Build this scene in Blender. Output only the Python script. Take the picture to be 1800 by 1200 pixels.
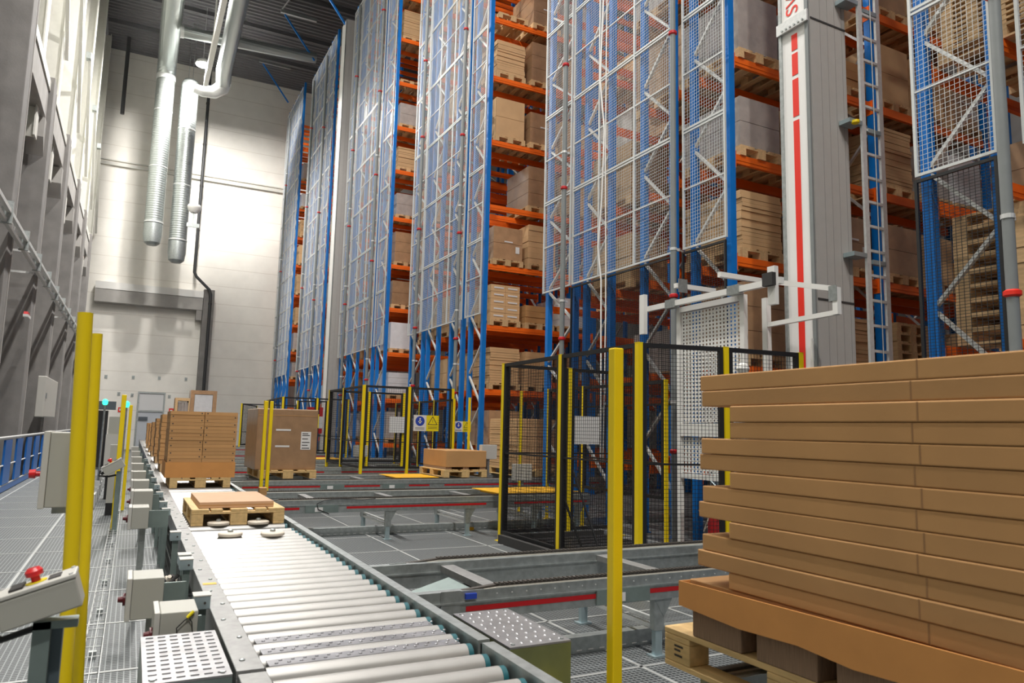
import bpy, bmesh, math, random
from mathutils import Vector, Matrix
random.seed(7)
D = bpy.data
for o in list(D.objects): D.objects.remove(o)
SC = bpy.context.scene
C = SC.collection
PI = math.pi

# ------------------------------------------------------------------ camera
cam = D.cameras.new('camera'); camo = D.objects.new('camera', cam); C.objects.link(camo)
cam.sensor_width = 36.0; cam.lens = 1277.2 * 36.0 / 1800.0; cam.clip_end = 200; cam.clip_start = 0.05
yaw, pit, rol = math.radians(27.3196), math.radians(7.0422), math.radians(1.3405)
F = Vector((math.sin(yaw)*math.cos(pit), math.cos(yaw)*math.cos(pit), math.sin(pit)))
r0 = Vector((math.cos(yaw), -math.sin(yaw), 0)); u0 = r0.cross(F)
rr = math.cos(rol)*r0 + math.sin(rol)*u0; uu = -math.sin(rol)*r0 + math.cos(rol)*u0
camo.matrix_world = Matrix(((rr.x, uu.x, -F.x, 0), (rr.y, uu.y, -F.y, 0), (rr.z, uu.z, -F.z, 1.46), (0, 0, 0, 1)))
cam.dof.use_dof = True; cam.dof.focus_distance = 10.0; cam.dof.aperture_fstop = 5.6
SC.camera = camo

# ------------------------------------------------------------------ world, light, exposure
SC.view_settings.view_transform = 'Standard'; SC.view_settings.look = 'None'
SC.view_settings.gamma = 1; SC.view_settings.use_curve_mapping = False
SC.view_settings.exposure = 0.12
W = D.worlds.new('world'); SC.world = W; W.use_nodes = True
W.node_tree.nodes['Background'].inputs[0].default_value = (1.0, 0.97, 0.93, 1)
W.node_tree.nodes['Background'].inputs[1].default_value = 0.05
LAMPS = [(1.79, 38.0, 19.35, 2600), (1.79, 30.5, 19.35, 1700), (1.79, 23.0, 19.35, 1500), (1.79, 15.5, 19.35, 1300),
         (1.79, 8.0, 19.35, 1100), (1.79, 0.5, 19.35, 1000), (-0.6, -6.0, 17.0, 1500), (3.0, -6.0, 17.0, 250)]
def lamp_light(loc, power, size=0.5):
    l = D.lights.new('lamp_light', 'AREA'); l.shape = 'DISK'; l.size = size; l.energy = power; l.color = (1.0, 0.965, 0.92)
    o = D.objects.new('lamp_light', l); C.objects.link(o); o.location = loc
    return o

# ------------------------------------------------------------------ materials
MATS = {}
def mat(name, col, rough=0.6, metal=0.0, noise=0.0, nscale=8.0, bump=0.0, bscale=60.0, coat=0.0, objvar=0.0, emit=0.0, spec=0.5, stretch=None):
    if name in MATS: return MATS[name]
    m = D.materials.new(name); m.use_nodes = True; N = m.node_tree.nodes; L = m.node_tree.links
    b = N['Principled BSDF']; b.inputs['Base Color'].default_value = (*col, 1); b.inputs['Roughness'].default_value = rough
    b.inputs['Metallic'].default_value = metal; b.inputs['Coat Weight'].default_value = coat; b.inputs['Specular IOR Level'].default_value = spec
    b.inputs['Coat Roughness'].default_value = 0.25
    if emit: b.inputs['Emission Color'].default_value = (*col, 1); b.inputs['Emission Strength'].default_value = emit
    tc = N.new('ShaderNodeTexCoord'); mp = N.new('ShaderNodeMapping'); L.new(tc.outputs['Object'], mp.inputs[0])
    if stretch: mp.inputs['Scale'].default_value = stretch
    src = None
    if noise:
        n = N.new('ShaderNodeTexNoise'); n.inputs['Scale'].default_value = nscale; n.inputs['Detail'].default_value = 5
        L.new(mp.outputs[0], n.inputs['Vector'])
        r = N.new('ShaderNodeMapRange'); r.inputs[1].default_value = 0.3; r.inputs[2].default_value = 0.7
        r.inputs[3].default_value = 1 - noise; r.inputs[4].default_value = 1 + noise
        L.new(n.outputs[0], r.inputs[0]); src = r.outputs[0]
    if objvar:
        oi = N.new('ShaderNodeObjectInfo'); r2 = N.new('ShaderNodeMapRange'); r2.inputs[3].default_value = 1 - objvar; r2.inputs[4].default_value = 1 + objvar
        L.new(oi.outputs['Random'], r2.inputs[0])
        if src:
            mu = N.new('ShaderNodeMath'); mu.operation = 'MULTIPLY'; L.new(src, mu.inputs[0]); L.new(r2.outputs[0], mu.inputs[1]); src = mu.outputs[0]
        else: src = r2.outputs[0]
    if src:
        v = N.new('ShaderNodeVectorMath'); v.operation = 'SCALE'; v.inputs[0].default_value = col; L.new(src, v.inputs['Scale'])
        L.new(v.outputs[0], b.inputs['Base Color'])
    if bump:
        n2 = N.new('ShaderNodeTexNoise'); n2.inputs['Scale'].default_value = bscale; n2.inputs['Detail'].default_value = 3; L.new(mp.outputs[0], n2.inputs['Vector'])
        bp = N.new('ShaderNodeBump'); bp.inputs['Strength'].default_value = bump; bp.inputs['Distance'].default_value = 0.01
        L.new(n2.outputs[0], bp.inputs['Height']); L.new(bp.outputs[0], b.inputs['Normal'])
    MATS[name] = m; return m

card = mat('cardboard', (0.50, 0.27, 0.105), 0.75, noise=0.07, nscale=3, bump=0.05, bscale=40, objvar=0.09)
card_l = mat('cardboard_light', (0.58, 0.37, 0.19), 0.75, noise=0.07, nscale=3, objvar=0.12)
card_tray = mat('cardboard_tray', (0.60, 0.27, 0.075), 0.7, noise=0.05)
crease = mat('cardboard_crease', (0.33,0.175,0.075), .8)
card_dk = mat('cardboard_edge', (0.27, 0.17, 0.105), 0.85, noise=0.3, nscale=60, stretch=(1, 8, .2))
wrapb = mat('wrapped_cardboard', (0.40, 0.24, 0.13), 0.35, noise=0.12, nscale=6, bump=0.5, bscale=7, coat=0.6, objvar=0.2)
wrapw = mat('wrapped_white', (0.72, 0.72, 0.74), 0.3, noise=0.06, nscale=6, bump=0.5, bscale=8, coat=0.6, objvar=0.08)
wrapg = mat('wrapped_grey', (0.42, 0.37, 0.34), 0.3, noise=0.12, nscale=6, bump=0.5, bscale=8, coat=0.6, objvar=0.15)
wood = mat('pallet_wood', (0.62, 0.41, 0.21), 0.7, noise=0.16, nscale=5, bump=0.15, bscale=30, objvar=0.14, stretch=(6, 1, 6))
wood2 = mat('pallet_wood_near', (0.66, 0.45, 0.20), 0.65, noise=0.14, nscale=5, bump=0.15, bscale=30, stretch=(6, 1, 6))
orange = mat('orange_paint', (0.88, 0.15, 0.008), 0.45, objvar=0.06)
blue = mat('blue_paint', (0.001, 0.165, 0.56), 0.42, noise=0.05)
blue_r = mat('blue_railing_paint', (0.01, 0.13, 0.46), 0.4)
galv = mat('galvanised_steel', (0.42, 0.45, 0.445), 0.42, 0.75, noise=0.16, nscale=22, bump=0.04)
galv_l = mat('galvanised_light', (0.66, 0.67, 0.66), 0.45, 0.35, noise=0.08, nscale=25)
galv_m = mat('galvanised_mesh', (0.60, 0.62, 0.61), 0.5, 0.2)
galv_b = mat('zinc_bluish', (0.42, 0.52, 0.55), 0.35, 0.6, noise=0.1)
grey_pipe = mat('grey_pipe', (0.20, 0.215, 0.215), 0.5, noise=0.04)
white_p = mat('white_paint', (0.78, 0.77, 0.74), 0.45)
mast_w = mat('mast_white', (0.80, 0.79, 0.77), 0.38)
mast_g = mat('mast_grey', (0.40, 0.385, 0.365), 0.5, noise=0.03)
black = mat('black_paint', (0.012, 0.012, 0.013), 0.5)
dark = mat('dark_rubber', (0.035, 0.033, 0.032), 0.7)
chainm = mat('chain_steel', (0.085, 0.075, 0.065), 0.55, 0.5, noise=0.2, nscale=90)
yellow = mat('yellow_paint', (0.86, 0.63, 0.004), 0.42)
yplate = mat('yellow_plate', (0.80, 0.42, 0.01), 0.5)
red = mat('red_paint', (0.50, 0.008, 0.012), 0.45)
redb = mat('red_bright', (0.78, 0.03, 0.015), 0.4)
redk = mat('red_knob', (0.65, 0.012, 0.015), 0.3, coat=0.5)
conc = mat('concrete', (0.225, 0.215, 0.205), 0.85, noise=0.13, nscale=2.2, bump=0.12, bscale=30)
conc_l = mat('concrete_light', (0.38, 0.365, 0.345), 0.85, noise=0.1, nscale=2)
boxgrey = mat('box_grey', (0.40, 0.395, 0.35), 0.5)
boxlight = mat('box_lid_grey', (0.53, 0.52, 0.48), 0.5)
greenish = mat('sheet_green_grey', (0.24, 0.30, 0.285), 0.4, 0.5, noise=0.08, nscale=12)
olive = mat('sheet_olive', (0.24, 0.27, 0.12), 0.38, 0.5, noise=0.1)
rollm = mat('roller_steel', (0.44, 0.43, 0.41), 0.38, 0.4, noise=0.06, nscale=7)
teal = mat('teal_cap', (0.01, 0.10, 0.12), 0.5)
cream = mat('cream_plastic', (0.74, 0.66, 0.55), 0.5)
guide = mat('guide_plastic', (0.60, 0.57, 0.50), 0.55)
cladd = mat('wall_cladding', (0.50, 0.51, 0.46), 0.55)
steelw = mat('white_structural_steel', (0.66, 0.65, 0.60), 0.5, noise=0.03)
duct = mat('spiral_duct', (0.40, 0.43, 0.42), 0.42, 0.8)
paper = mat('paper_label', (0.72, 0.71, 0.70), 0.6)
signblue = mat('sign_blue', (0.02, 0.06, 0.42), 0.5)
signyel = mat('sign_yellow', (0.80, 0.66, 0.01), 0.5)
glass_w = mat('door_pale', (0.55, 0.58, 0.62), 0.4)
ink = mat('ink', (0.05, 0.04, 0.035), 0.7)
lampglow = mat('lamp_glow', (1, 0.98, 0.95), emit=60)
greenglow = mat('green_lamp', (0.03, 0.75, 0.35), emit=3)
redglow = mat('red_laser_lamp', (1, 0.15, 0.1), emit=4)

def nodes_of(m): return m.node_tree.nodes, m.node_tree.links
def spiral():        # fine ribs round the ducts
    N, L = nodes_of(duct); b = N['Principled BSDF']
    tc = N.new('ShaderNodeTexCoord'); wv = N.new('ShaderNodeTexWave'); wv.bands_direction = 'Z'; wv.inputs['Scale'].default_value = 2.6
    L.new(tc.outputs['Object'], wv.inputs['Vector'])
    bp = N.new('ShaderNodeBump'); bp.inputs['Strength'].default_value = 0.35; bp.inputs['Distance'].default_value = 0.02
    L.new(wv.outputs[0], bp.inputs['Height']); L.new(bp.outputs[0], b.inputs['Normal'])
spiral()
def line_mat(name, col, col2, axis, pitch, width, rough=0.6, off=0.0, noise=0.04, spec=0.5):
    """flat colour with thin seams every `pitch` metres along one axis"""
    m = mat(name, col, rough, noise=noise, nscale=1.5, spec=spec); N, L = nodes_of(m); b = N['Principled BSDF']
    tc = N.new('ShaderNodeTexCoord'); sp = N.new('ShaderNodeSeparateXYZ'); L.new(tc.outputs['Object'], sp.inputs[0])
    a = N.new('ShaderNodeMath'); a.operation = 'ADD'; a.inputs[1].default_value = 1000 * pitch - off; L.new(sp.outputs[axis], a.inputs[0])
    md = N.new('ShaderNodeMath'); md.operation = 'MODULO'; md.inputs[1].default_value = pitch; L.new(a.outputs[0], md.inputs[0])
    lt = N.new('ShaderNodeMath'); lt.operation = 'LESS_THAN'; lt.inputs[1].default_value = width; L.new(md.outputs[0], lt.inputs[0])
    mx = N.new('ShaderNodeMix'); mx.data_type = 'RGBA'; L.new(lt.outputs[0], mx.inputs[0])
    old = b.inputs['Base Color'].links
    if old: L.new(old[0].from_socket, mx.inputs[6])
    else: mx.inputs[6].default_value = (*col, 1)
    mx.inputs[7].default_value = (*col2, 1); L.new(mx.outputs[2], b.inputs['Base Color'])
    return m
wallm = line_mat('far_wall_panels', (0.86, 0.83, 0.765), (0.72, 0.68, 0.61), 'Z', 1.05, 0.035)
def grating_mat():
    m = D.materials.new('floor_grating'); m.use_nodes = True; N, L = nodes_of(m); b = N['Principled BSDF']
    b.inputs['Roughness'].default_value = 0.5; b.inputs['Metallic'].default_value = 0.3
    tc = N.new('ShaderNodeTexCoord'); sp = N.new('ShaderNodeSeparateXYZ'); L.new(tc.outputs['Object'], sp.inputs[0])
    def stripe(ax, pitch, w):
        a = N.new('ShaderNodeMath'); a.operation = 'ADD'; a.inputs[1].default_value = 500 * pitch; L.new(sp.outputs[ax], a.inputs[0])
        md = N.new('ShaderNodeMath'); md.operation = 'MODULO'; md.inputs[1].default_value = pitch; L.new(a.outputs[0], md.inputs[0])
        lt = N.new('ShaderNodeMath'); lt.operation = 'LESS_THAN'; lt.inputs[1].default_value = w; L.new(md.outputs[0], lt.inputs[0]); return lt.outputs[0]
    s1 = stripe('X', 0.0337, 0.007); s2 = stripe('Y', 0.0337, 0.009)
    mxm = N.new('ShaderNodeMath'); mxm.operation = 'MAXIMUM'; L.new(s1, mxm.inputs[0]); L.new(s2, mxm.inputs[1])
    mx = N.new('ShaderNodeMix'); mx.data_type = 'RGBA'; L.new(mxm.outputs[0], mx.inputs[0])
    mx.inputs[6].default_value = (0.05, 0.056, 0.06, 1); mx.inputs[7].default_value = (0.27, 0.29, 0.29, 1)
    L.new(mx.outputs[2], b.inputs['Base Color'])
    bp = N.new('ShaderNodeBump'); bp.inputs['Strength'].default_value = 0.5; bp.inputs['Distance'].default_value = 0.01
    L.new(mxm.outputs[0], bp.inputs['Height']); L.new(bp.outputs[0], b.inputs['Normal'])
    return m
gratm = grating_mat()

# ------------------------------------------------------------------ mesh builder
class MB:
    def __init__(s): s.v = []; s.f = []
    def add(s, vs, fs):
        k = len(s.v); s.v += [tuple(v) for v in vs]; s.f += [tuple(k + i for i in f) for f in fs]; return s
    def box(s, x0, x1, y0, y1, z0, z1):
        return s.add([(x0,y0,z0),(x1,y0,z0),(x1,y1,z0),(x0,y1,z0),(x0,y0,z1),(x1,y0,z1),(x1,y1,z1),(x0,y1,z1)],
                     [(3,2,1,0),(4,5,6,7),(0,1,5,4),(1,2,6,5),(2,3,7,6),(3,0,4,7)])
    def bar(s, p, q, w, h=None, up=(0,0,1)):
        """rectangular bar from p to q"""
        h = h or w; p = Vector(p); q = Vector(q); d = (q-p).normalized(); u = Vector(up)
        if abs(d.dot(u)) > .95: u = Vector((0,1,0))
        a = d.cross(u).normalized(); b = a.cross(d).normalized(); a = a*w/2; b = b*h/2
        return s.add([p-a-b,p+a-b,p+a+b,p-a+b,q-a-b,q+a-b,q+a+b,q-a+b],[(3,2,1,0),(4,5,6,7),(0,1,5,4),(1,2,6,5),(2,3,7,6),(3,0,4,7)])
    def tube(s, pts, r, n=12, cap=True):
        pts = [Vector(p) for p in pts]; rs = r if isinstance(r, (list, tuple)) else [r]*len(pts); k = len(s.v); m = len(pts)
        a = None
        for i, p in enumerate(pts):
            d = (pts[min(i+1, m-1)] - pts[max(i-1, 0)]).normalized()
            if a is None:
                a = d.cross(Vector((0,0,1)))
                if a.length < .05: a = Vector((1,0,0))
            a = (a - d*a.dot(d)).normalized(); b = d.cross(a)
            for j in range(n):
                t = 2*PI*j/n; s.v.append(tuple(p + (a*math.cos(t) + b*math.sin(t))*rs[i]))
        for i in range(m-1):
            for j in range(n): s.f.append((k+i*n+j, k+i*n+(j+1)%n, k+(i+1)*n+(j+1)%n, k+(i+1)*n+j))
        if cap: s.f.append(tuple(k+j for j in range(n-1,-1,-1))); s.f.append(tuple(k+(m-1)*n+j for j in range(n)))
        return s
    def cyl(s, x, y, z0, z1, r, n=16): return s.tube([(x,y,z0),(x,y,z1)], r, n)
    def lathe(s, prof, n=20, ax=(0,0,0)):
        k = len(s.v); m = len(prof)
        for r, z in prof:
            for j in range(n): t = 2*PI*j/n; s.v.append((ax[0]+r*math.cos(t), ax[1]+r*math.sin(t), ax[2]+z))
        for i in range(m-1):
            for j in range(n): s.f.append((k+i*n+j, k+i*n+(j+1)%n, k+(i+1)*n+(j+1)%n, k+(i+1)*n+j))
        s.f.append(tuple(k+j for j in range(n-1,-1,-1))); s.f.append(tuple(k+(m-1)*n+j for j in range(n))); return s
    def prism(s, poly, axis, a0, a1):
        """polygon extruded along axis 'x','y' or 'z'; poly holds the other two coordinates in order"""
        def P(u, w, t): return {'x': (t,u,w), 'y': (u,t,w), 'z': (u,w,t)}[axis]
        n = len(poly); vs = [P(u,w,a0) for u,w in poly] + [P(u,w,a1) for u,w in poly]
        return s.add(vs, [tuple(range(n-1,-1,-1)), tuple(range(n,2*n))] + [(i,(i+1)%n,n+(i+1)%n,n+i) for i in range(n)])
    def mesh(s, name, m, smooth=False):
        me = D.meshes.new(name); me.from_pydata(s.v, [], s.f); me.materials.append(m)
        bm = bmesh.new(); bm.from_mesh(me); bmesh.ops.recalc_face_normals(bm, faces=bm.faces); bm.to_mesh(me); bm.free()
        if smooth:
            me.polygons.foreach_set('use_smooth', [True]*len(me.polygons))
            try: me.set_sharp_from_angle(angle=math.radians(35))
            except Exception: pass
        return me
def put(name, me, parent=None, loc=(0,0,0), rz=0.0):
    o = D.objects.new(name, me); C.objects.link(o); o.location = loc; o.rotation_euler = (0,0,rz)
    if parent: o.parent = parent
    return o
def part(name, mb, m, parent=None, smooth=False, bevel=0.0, loc=(0,0,0), label=None):
    o = put(name, mb.mesh(name, m, smooth), parent, loc)
    if bevel:
        b = o.modifiers.new('b', 'BEVEL'); b.width = bevel; b.segments = 2; b.limit_method = 'ANGLE'
    if label: o['label'] = label
    return o
def tag(o, label, cat, group=None, kind=None):
    o['label'] = label; o['category'] = cat
    if group: o['group'] = group
    if kind: o['kind'] = kind
    return o
def thing(name, label, cat, loc=(0,0,0), group=None, rz=0.0):
    o = D.objects.new(name, None); C.objects.link(o); o.location = loc; o.rotation_euler = (0,0,rz); o.empty_display_size = .1
    return tag(o, label, cat, group)
def struct(name, mb, m, parent=None, smooth=False, bevel=0):
    o = part(name, mb, m, parent, smooth, bevel)
    if not parent: o['kind'] = 'structure'
    return o
def dup(root, loc, label, group=None, rz=None):
    r = root.copy(); C.objects.link(r); r.location = loc
    if rz is not None: r.rotation_euler = (0,0,rz)
    r['label'] = label
    if group: r['group'] = group
    for ch in list(root.children):
        c = ch.copy(); C.objects.link(c); c.parent = r
        for g in list(ch.children):
            d = g.copy(); C.objects.link(d); d.parent = c
    return r

# ================================================================== THE SETTING
YW = 45.0
struct('floor', MB().box(-2.75, 22, -6, YW, -0.12, 0.0), gratm)
fb = MB()
for k in range(-8, 33):
    y = 8.60 + 1.18*k
    if y < YW: fb.box(-2.3, 0.33, y-.012, y+.012, -.01, .004); fb.box(1.5, 21, y-.012+.0, y+.012, -.01, .004)
for x in (-2.03, -0.85): fb.box(x-.012, x+.012, -5, YW, -.01, .004)
k = 0
while 1.80 + 1.18*k < 20:
    x = 1.80 + 1.18*k; fb.box(x-.012, x+.012, -5, YW, -.01, .004); k += 1
struct('trim_1', fb, mat('grating_frame', (0.48,0.49,0.48), .5, .3))
ceil = MB()
nrib = 0
x = -2.75
# trapezoidal roof sheets, ribs running across the hall
prof = []
y = -6.0
while y < YW:
    prof += [(y, 22.4), (y+.10, 22.4), (y+.16, 22.52), (y+.26, 22.52), (y+.32, 22.4)]; y += .32
prof += [(YW, 22.4), (YW, 22.6), (-6, 22.6)]
roofm = mat('roof_sheet', (0.115, 0.115, 0.12), 0.55)
struct('ceiling', MB().prism(prof, 'x', -2.75, 22), roofm)
rb = MB()
for y in (41.5, 38.3, 34.6, 31.0, 27.5): rb.box(-2.7, 21, y-.06, y+.06, 22.18, 22.38)
struct('trim_2', rb, mat('roof_purlin', (0.10,0.10,0.105), 0.5))
struct('wall_back', MB().box(-2.75, 22, YW, YW+.3, 0, 22.6), wallm)
struct('wall_left', MB().box(-3.9, -3.6, -6, YW, 0, 22.6), line_mat('left_wall_sheets', (0.50, 0.51, 0.46), (0.33, 0.34, 0.31), 'Y', 0.6, 0.06))
struct('wall_right', MB().box(22, 22.3, -6, YW, 0, 22.6), mat('right_wall_grey', (0.25, 0.24, 0.23), 0.7))
# far wall trim: rail, concrete portal beam and columns
struct('trim_3', MB().box(-2.7, 7.5, YW-.16, YW, 15.62, 15.78).box(-2.7, 7.5, YW-.10, YW, 15.9, 15.96), steelw)
bmt = thing('concrete_beam', 'grey concrete beam across the cream end wall with pale top ledge', 'beam', (0, YW, 0))
part('beam', MB().box(-2.3, 3.06, -.75, -.01, 7.85, 8.55), conc_l, bmt, bevel=.02)
part('ledge', MB().box(-2.3, 3.06, -.78, -.01, 8.56, 8.95), white_p, bmt)
part('corbel', MB().prism([(-.6,7.3),(-.01,7.3),(-.01,7.84),(-.75,7.84)], 'x', 2.75, 3.05), conc_l, bmt)
tag(part('concrete_column', MB().box(3.08, 3.66, YW-.62, YW-.01, 0, 9.1), conc, bevel=.02), 'dark concrete column on the end wall behind the black downpipe', 'column')
tag(part('concrete_column', MB().box(7.35, 7.8, YW-.5, YW-.01, 0, 9.2), conc, bevel=.02), 'dark concrete column on the end wall beside the last rack row', 'column')
# black downpipe
dp = thing('downpipe', 'long black downpipe kinking sideways down the cream end wall', 'pipe', (2.5, 44.3, 0))
part('pipe', MB().tube([(.02,0,22.3),(.02,0,20.5),(0,0,12.6),(0,0,10.0),(.12,-.02,9.75),(.85,-.1,9.05),(.93,-.1,8.8),(.93,-.1,0)], .085, 12), grey_pipe if False else mat('black_pipe',(0.03,0.032,0.034),.5), dp, True)
for z in (20, 17.5, 15, 12.4):
    part('clamp', MB().cyl(0.01, 0, z, z+.1, .1), dark, dp)
part('clamp', MB().cyl(.93, -.1, 8.2, 8.3, .1), dark, dp)

# end-wall door with transom, fixings, notices
d1 = thing('door_1', 'pale grey door with glazed transom in the end wall', 'door', (0.2, YW, 0)); d1['kind'] = 'structure'; 
part('door_frame', MB().box(-.02,.06,-.12,-.01,0,3.15).box(1.27,1.35,-.12,-.01,0,3.15).box(.06,1.27,-.12,-.01,3.06,3.15).box(.06,1.27,-.12,-.01,2.05,2.13), galv, d1)
part('door_leaf', MB().box(.07,1.26,-.07,-.02,0.01,2.04), glass_w, d1)
part('transom_panel', MB().box(.07,1.26,-.07,-.02,2.14,3.05), mat('transom_white',(0.72,0.72,0.72),.3), d1)
part('overhead_closer', MB().box(.1,.55,-.16,-.08,1.6,1.78), mat('dark_slate',(0.09,0.11,0.13),.5), d1)
for i, (x, z) in enumerate([(-1.43,3.9),(-.12,3.93),(1.17,3.95),(2.53,3.97),(-.75,3.0),(-.1,2.95),(1.75,2.95)]):
    tag(part('wall_fixing', MB().box(x-.07,x+.07,YW-.03,YW-.002,z-.1,z+.08).cyl(x,YW-.05,z-.03,z+.01,.02,8), galv), 'small grey fixing plate on the cream end wall, ' + ['far left of the upper row','second in the upper row','third in the upper row','right of the upper row','lower row, leftmost','lower row, left of the door','lower row, right of the door'][i], 'bracket', 'fixing plates on the end wall')
def notice(x, z, w, h, label):
    t = thing('notice_sign', label, 'sign', (x, YW-.03, z)); part('plate', MB().box(0,w,0,.02,0,h), redb, t)
    part('symbol', MB().box(w*.25,w*.75,-.01,0,h*.3,h*.75), paper, t)
notice(1.78, 1.95, .24, .34, 'small red and white notice right of the end wall door')
notice(.95, 1.42, .45, .2, 'red notice hanging in front of the end wall door')
notice(-.72, 2.0, .24, .26, 'small red notice left of the end wall door')

# left wall: concrete columns, beams and white steel above
COLY = [13.2, 17.3, 21.6, 26.4, 31.3, 35.7, 40.2]
TOPZ = [11.2, 15.5, 10.1, 10.35, 10.4, 10.4, 10.4]
names = ['nearest of the left wall columns', 'second of the left wall columns', 'third of the left wall columns', 'fourth of the left wall columns',
         'fifth of the left wall columns', 'sixth of the left wall columns', 'last of the left wall columns before the end wall']
for i, (y, tz) in enumerate(zip(COLY, TOPZ)):
    if i == 0: tz = 16
    t = thing('concrete_column', 'rough grey concrete column with pale edge, ' + names[i], 'column', (-2.4, y, 0))
    part('shaft', MB().box(-.62, 0, -.62, 0, 0, tz), conc, t, bevel=.015)
    part('corner_guard', MB().box(-.03, .012, -.05, .012, .3, tz-.2), conc_l, t)
    if i: part('corbel', MB().prism([(-.95,tz-1.7),(-.62,tz-2.1),(-.62,tz-1.2),(-.95,tz-1.2)], 'x', -.45, -.08), conc_l, t)
    if i: part('bearing_bracket', MB().box(-.4,-.1,-.35,-.05,tz+.01,tz+.1), yplate if False else cream, t)
for i in range(len(COLY)-1):
    y0, y1 = COLY[i], COLY[i+1]; z = TOPZ[i+1]
    t = thing('concrete_beam', 'concrete edge beam with pale coping spanning to the ' + names[i+1], 'beam', (-2.5, y0, z-1.15))
    part('beam', MB().box(-.45, 0, .02, y1-y0-.64, 0, .75), conc_l, t, bevel=.02)
    part('coping', MB().box(-.45, .03, .02, y1-y0-.64, .76, 1.0), steelw, t)
for i in range(len(COLY)-1):
    y0, y1 = COLY[i]+.02, COLY[i+1]-.64
    tag(part('concrete_wall_section', MB().box(-3.5, -3.3, y0, y1, 0, TOPZ[i+1]-2.2), conc), 'grey precast concrete wall panel just before the ' + names[i+1], 'panel', 'concrete panels between the left columns')
for i, y in enumerate([18.0, 20.2, 23.8, 28.6, 33.6, 38.6, 43.3]):
    tt = thing('steel_column', 'tall white steel column above the left wall, ' + ['first','second','third','fourth','fifth','sixth','seventh'][i] + ' from the camera', 'column', (-2.6, y, 0), 'white steel columns on the left wall')
    part('flange', MB().box(-.02, .02, -.2, .2, 8.2, 22.3), steelw, tt); part('flange', MB().box(-.56, -.52, -.2, .2, 8.2, 22.3), steelw, tt)
    part('web', MB().box(-.515, -.025, -.02, .02, 8.2, 22.3), steelw, tt)
for i, (y, z) in enumerate([(20.5,15.6),(26,15.4),(31,15.3),(36,15.2),(41,15.2)]):
    t = thing('roof_brace', 'white steel wall brace sloping between the left columns, ' + ['nearest','second','third','fourth','farthest'][i] + ' one', 'brace', (-2.5, y, z), 'sloping braces high on the left wall')
    part('strut', MB().bar((0,0,0),(-.02,3.6,-3.6),.1), steelw, t); part('gusset', MB().box(-.12,.05,-.2,.12,-.1,.14), galv, t)
# cable ladder falling away along the left wall
cl = thing('cable_ladder', 'pair of long galvanised cable trunkings running along the left concrete columns', 'cable tray', (-2.28, 8, 4.98))
for dz, dx in ((0,0),(.16,.06),(.30,-.02)):
    part('trunking', MB().box(dx-.035,dx+.035,0,33,dz-.04,dz+.03), galv_l, cl)
for k in range(14): part('cross_strap', MB().box(-.06,.11,k*2.3+.4,k*2.3+.48,-.06,.35), galv, cl)
for i, (y, z) in enumerate([(20.0,5.35),(28.2,5.35)]):
    tag(part('support_bracket', MB().box(-3.3,-2.3,y,y+.06,z,z+.05).box(-3.3,-2.3,y,y+.06,z-.5,z-.45), galv_l), 'pair of short galvanised arms under the cable trunking, ' + ('nearer' if i==0 else 'farther') + ' pair', 'bracket')
t = thing('wall_cabinet', 'pale grey cabinet low on the left concrete column above the blue railing', 'cabinet', (-2.33, 23.2, 1.55))
part('body', MB().box(0,.2,0,3.4,0,1.1), boxlight, t, bevel=.02); part('latch', MB().box(.201,.22,.2,.3,.5,.65), grey_pipe, t)
t = thing('wall_alarm', 'small red and white sounder on the left concrete wall', 'alarm', (-2.38, 19.6, 3.85))
part('base', MB().box(0,.1,0,.5,-.06,0), paper, t); part('lens', MB().prism([(.05,.005),(.45,.005),(.38,.07),(.1,.07)],'x',0,.08), red, t)

# blue railing
rl = thing('blue_railing', 'long blue railing with pale handrail along the left walkway', 'railing', (-2.2, 9.5, 0))
part('handrail', MB().tube([(0,0,1.1),(0,36,1.1)], .028, 10), galv_l, rl, True)
part('mid_rail', MB().tube([(0,0,.55),(0,36,.55)], .016, 8), galv_l, rl, True)
part('kick_plate', MB().box(-.01,.01,0,36,.02,.14), blue_r, rl); part('kick_edge', MB().box(-.012,.012,0,36,.141,.16), galv_l, rl)
pb = MB(); 
for k in range(21): part('baluster', MB().box(-.02,.02,k*1.7-.45,k*1.7+.45,.17,1.05), blue_r, rl)

# ducts
def vduct(name, label, x, y, z0, z1, r, runto=None):
    t = thing(name, label, 'duct', (x, y, 0))
    part('pipe', MB().cyl(0, 0, z0+1.1, z1, r, 28), duct, t, True)
    part('end_section', MB().lathe([(r*.55,z0),(r*.88,z0+.12),(r*1.02,z0+.5),(r*1.02,z0+1.08)], 28), galv, t, True)
    part('collar', MB().cyl(0,0,z0+1.12,z0+1.2,r*1.05,28), galv_l, t, True)
    for zz in (z0+4, z0+7): part('seam_ring', MB().cyl(0,0,zz,zz+.05,r*1.03,28), galv_l, t, True)
    return t
t = vduct('air_duct', 'left of two vertical spiral ducts dropping down the end wall', .2, 40, 10.3, 19.2, .43)
part('collar', MB().cyl(0,0,19.0,19.25,.46,28), galv_l, t, True)
part('ceiling_run', MB().tube([(0,0,19.26),(0,-.1,19.5),(0,-.5,19.85),(0,-1.1,20.0),(0,-14,20.0)], .45, 28), duct, t, True)
t = vduct('air_duct', 'right of two vertical spiral ducts, behind the bright ceiling lamp', 1.36, 40, 9.55, 19.0, .42)
part('top_cap', MB().lathe([(.42,19.0),(.40,19.15),(.30,19.3)],24), duct, t, True)
part('hanger_rod', MB().cyl(-.1,0,19.2,22.519,.012,6).cyl(.1,0,19.2,22.519,.012,6), galv, t)
t = thing('air_duct', 'galvanised ceiling duct hooking beside the bright lamp', 'duct', (2.75, 38, 18.55))
part('run', MB().tube([(.05,0,.15),(0,-.6,.25),(-.05,-1.2,.25),(-.35,-20,.2)], .36, 24), duct, t, True)
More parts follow.
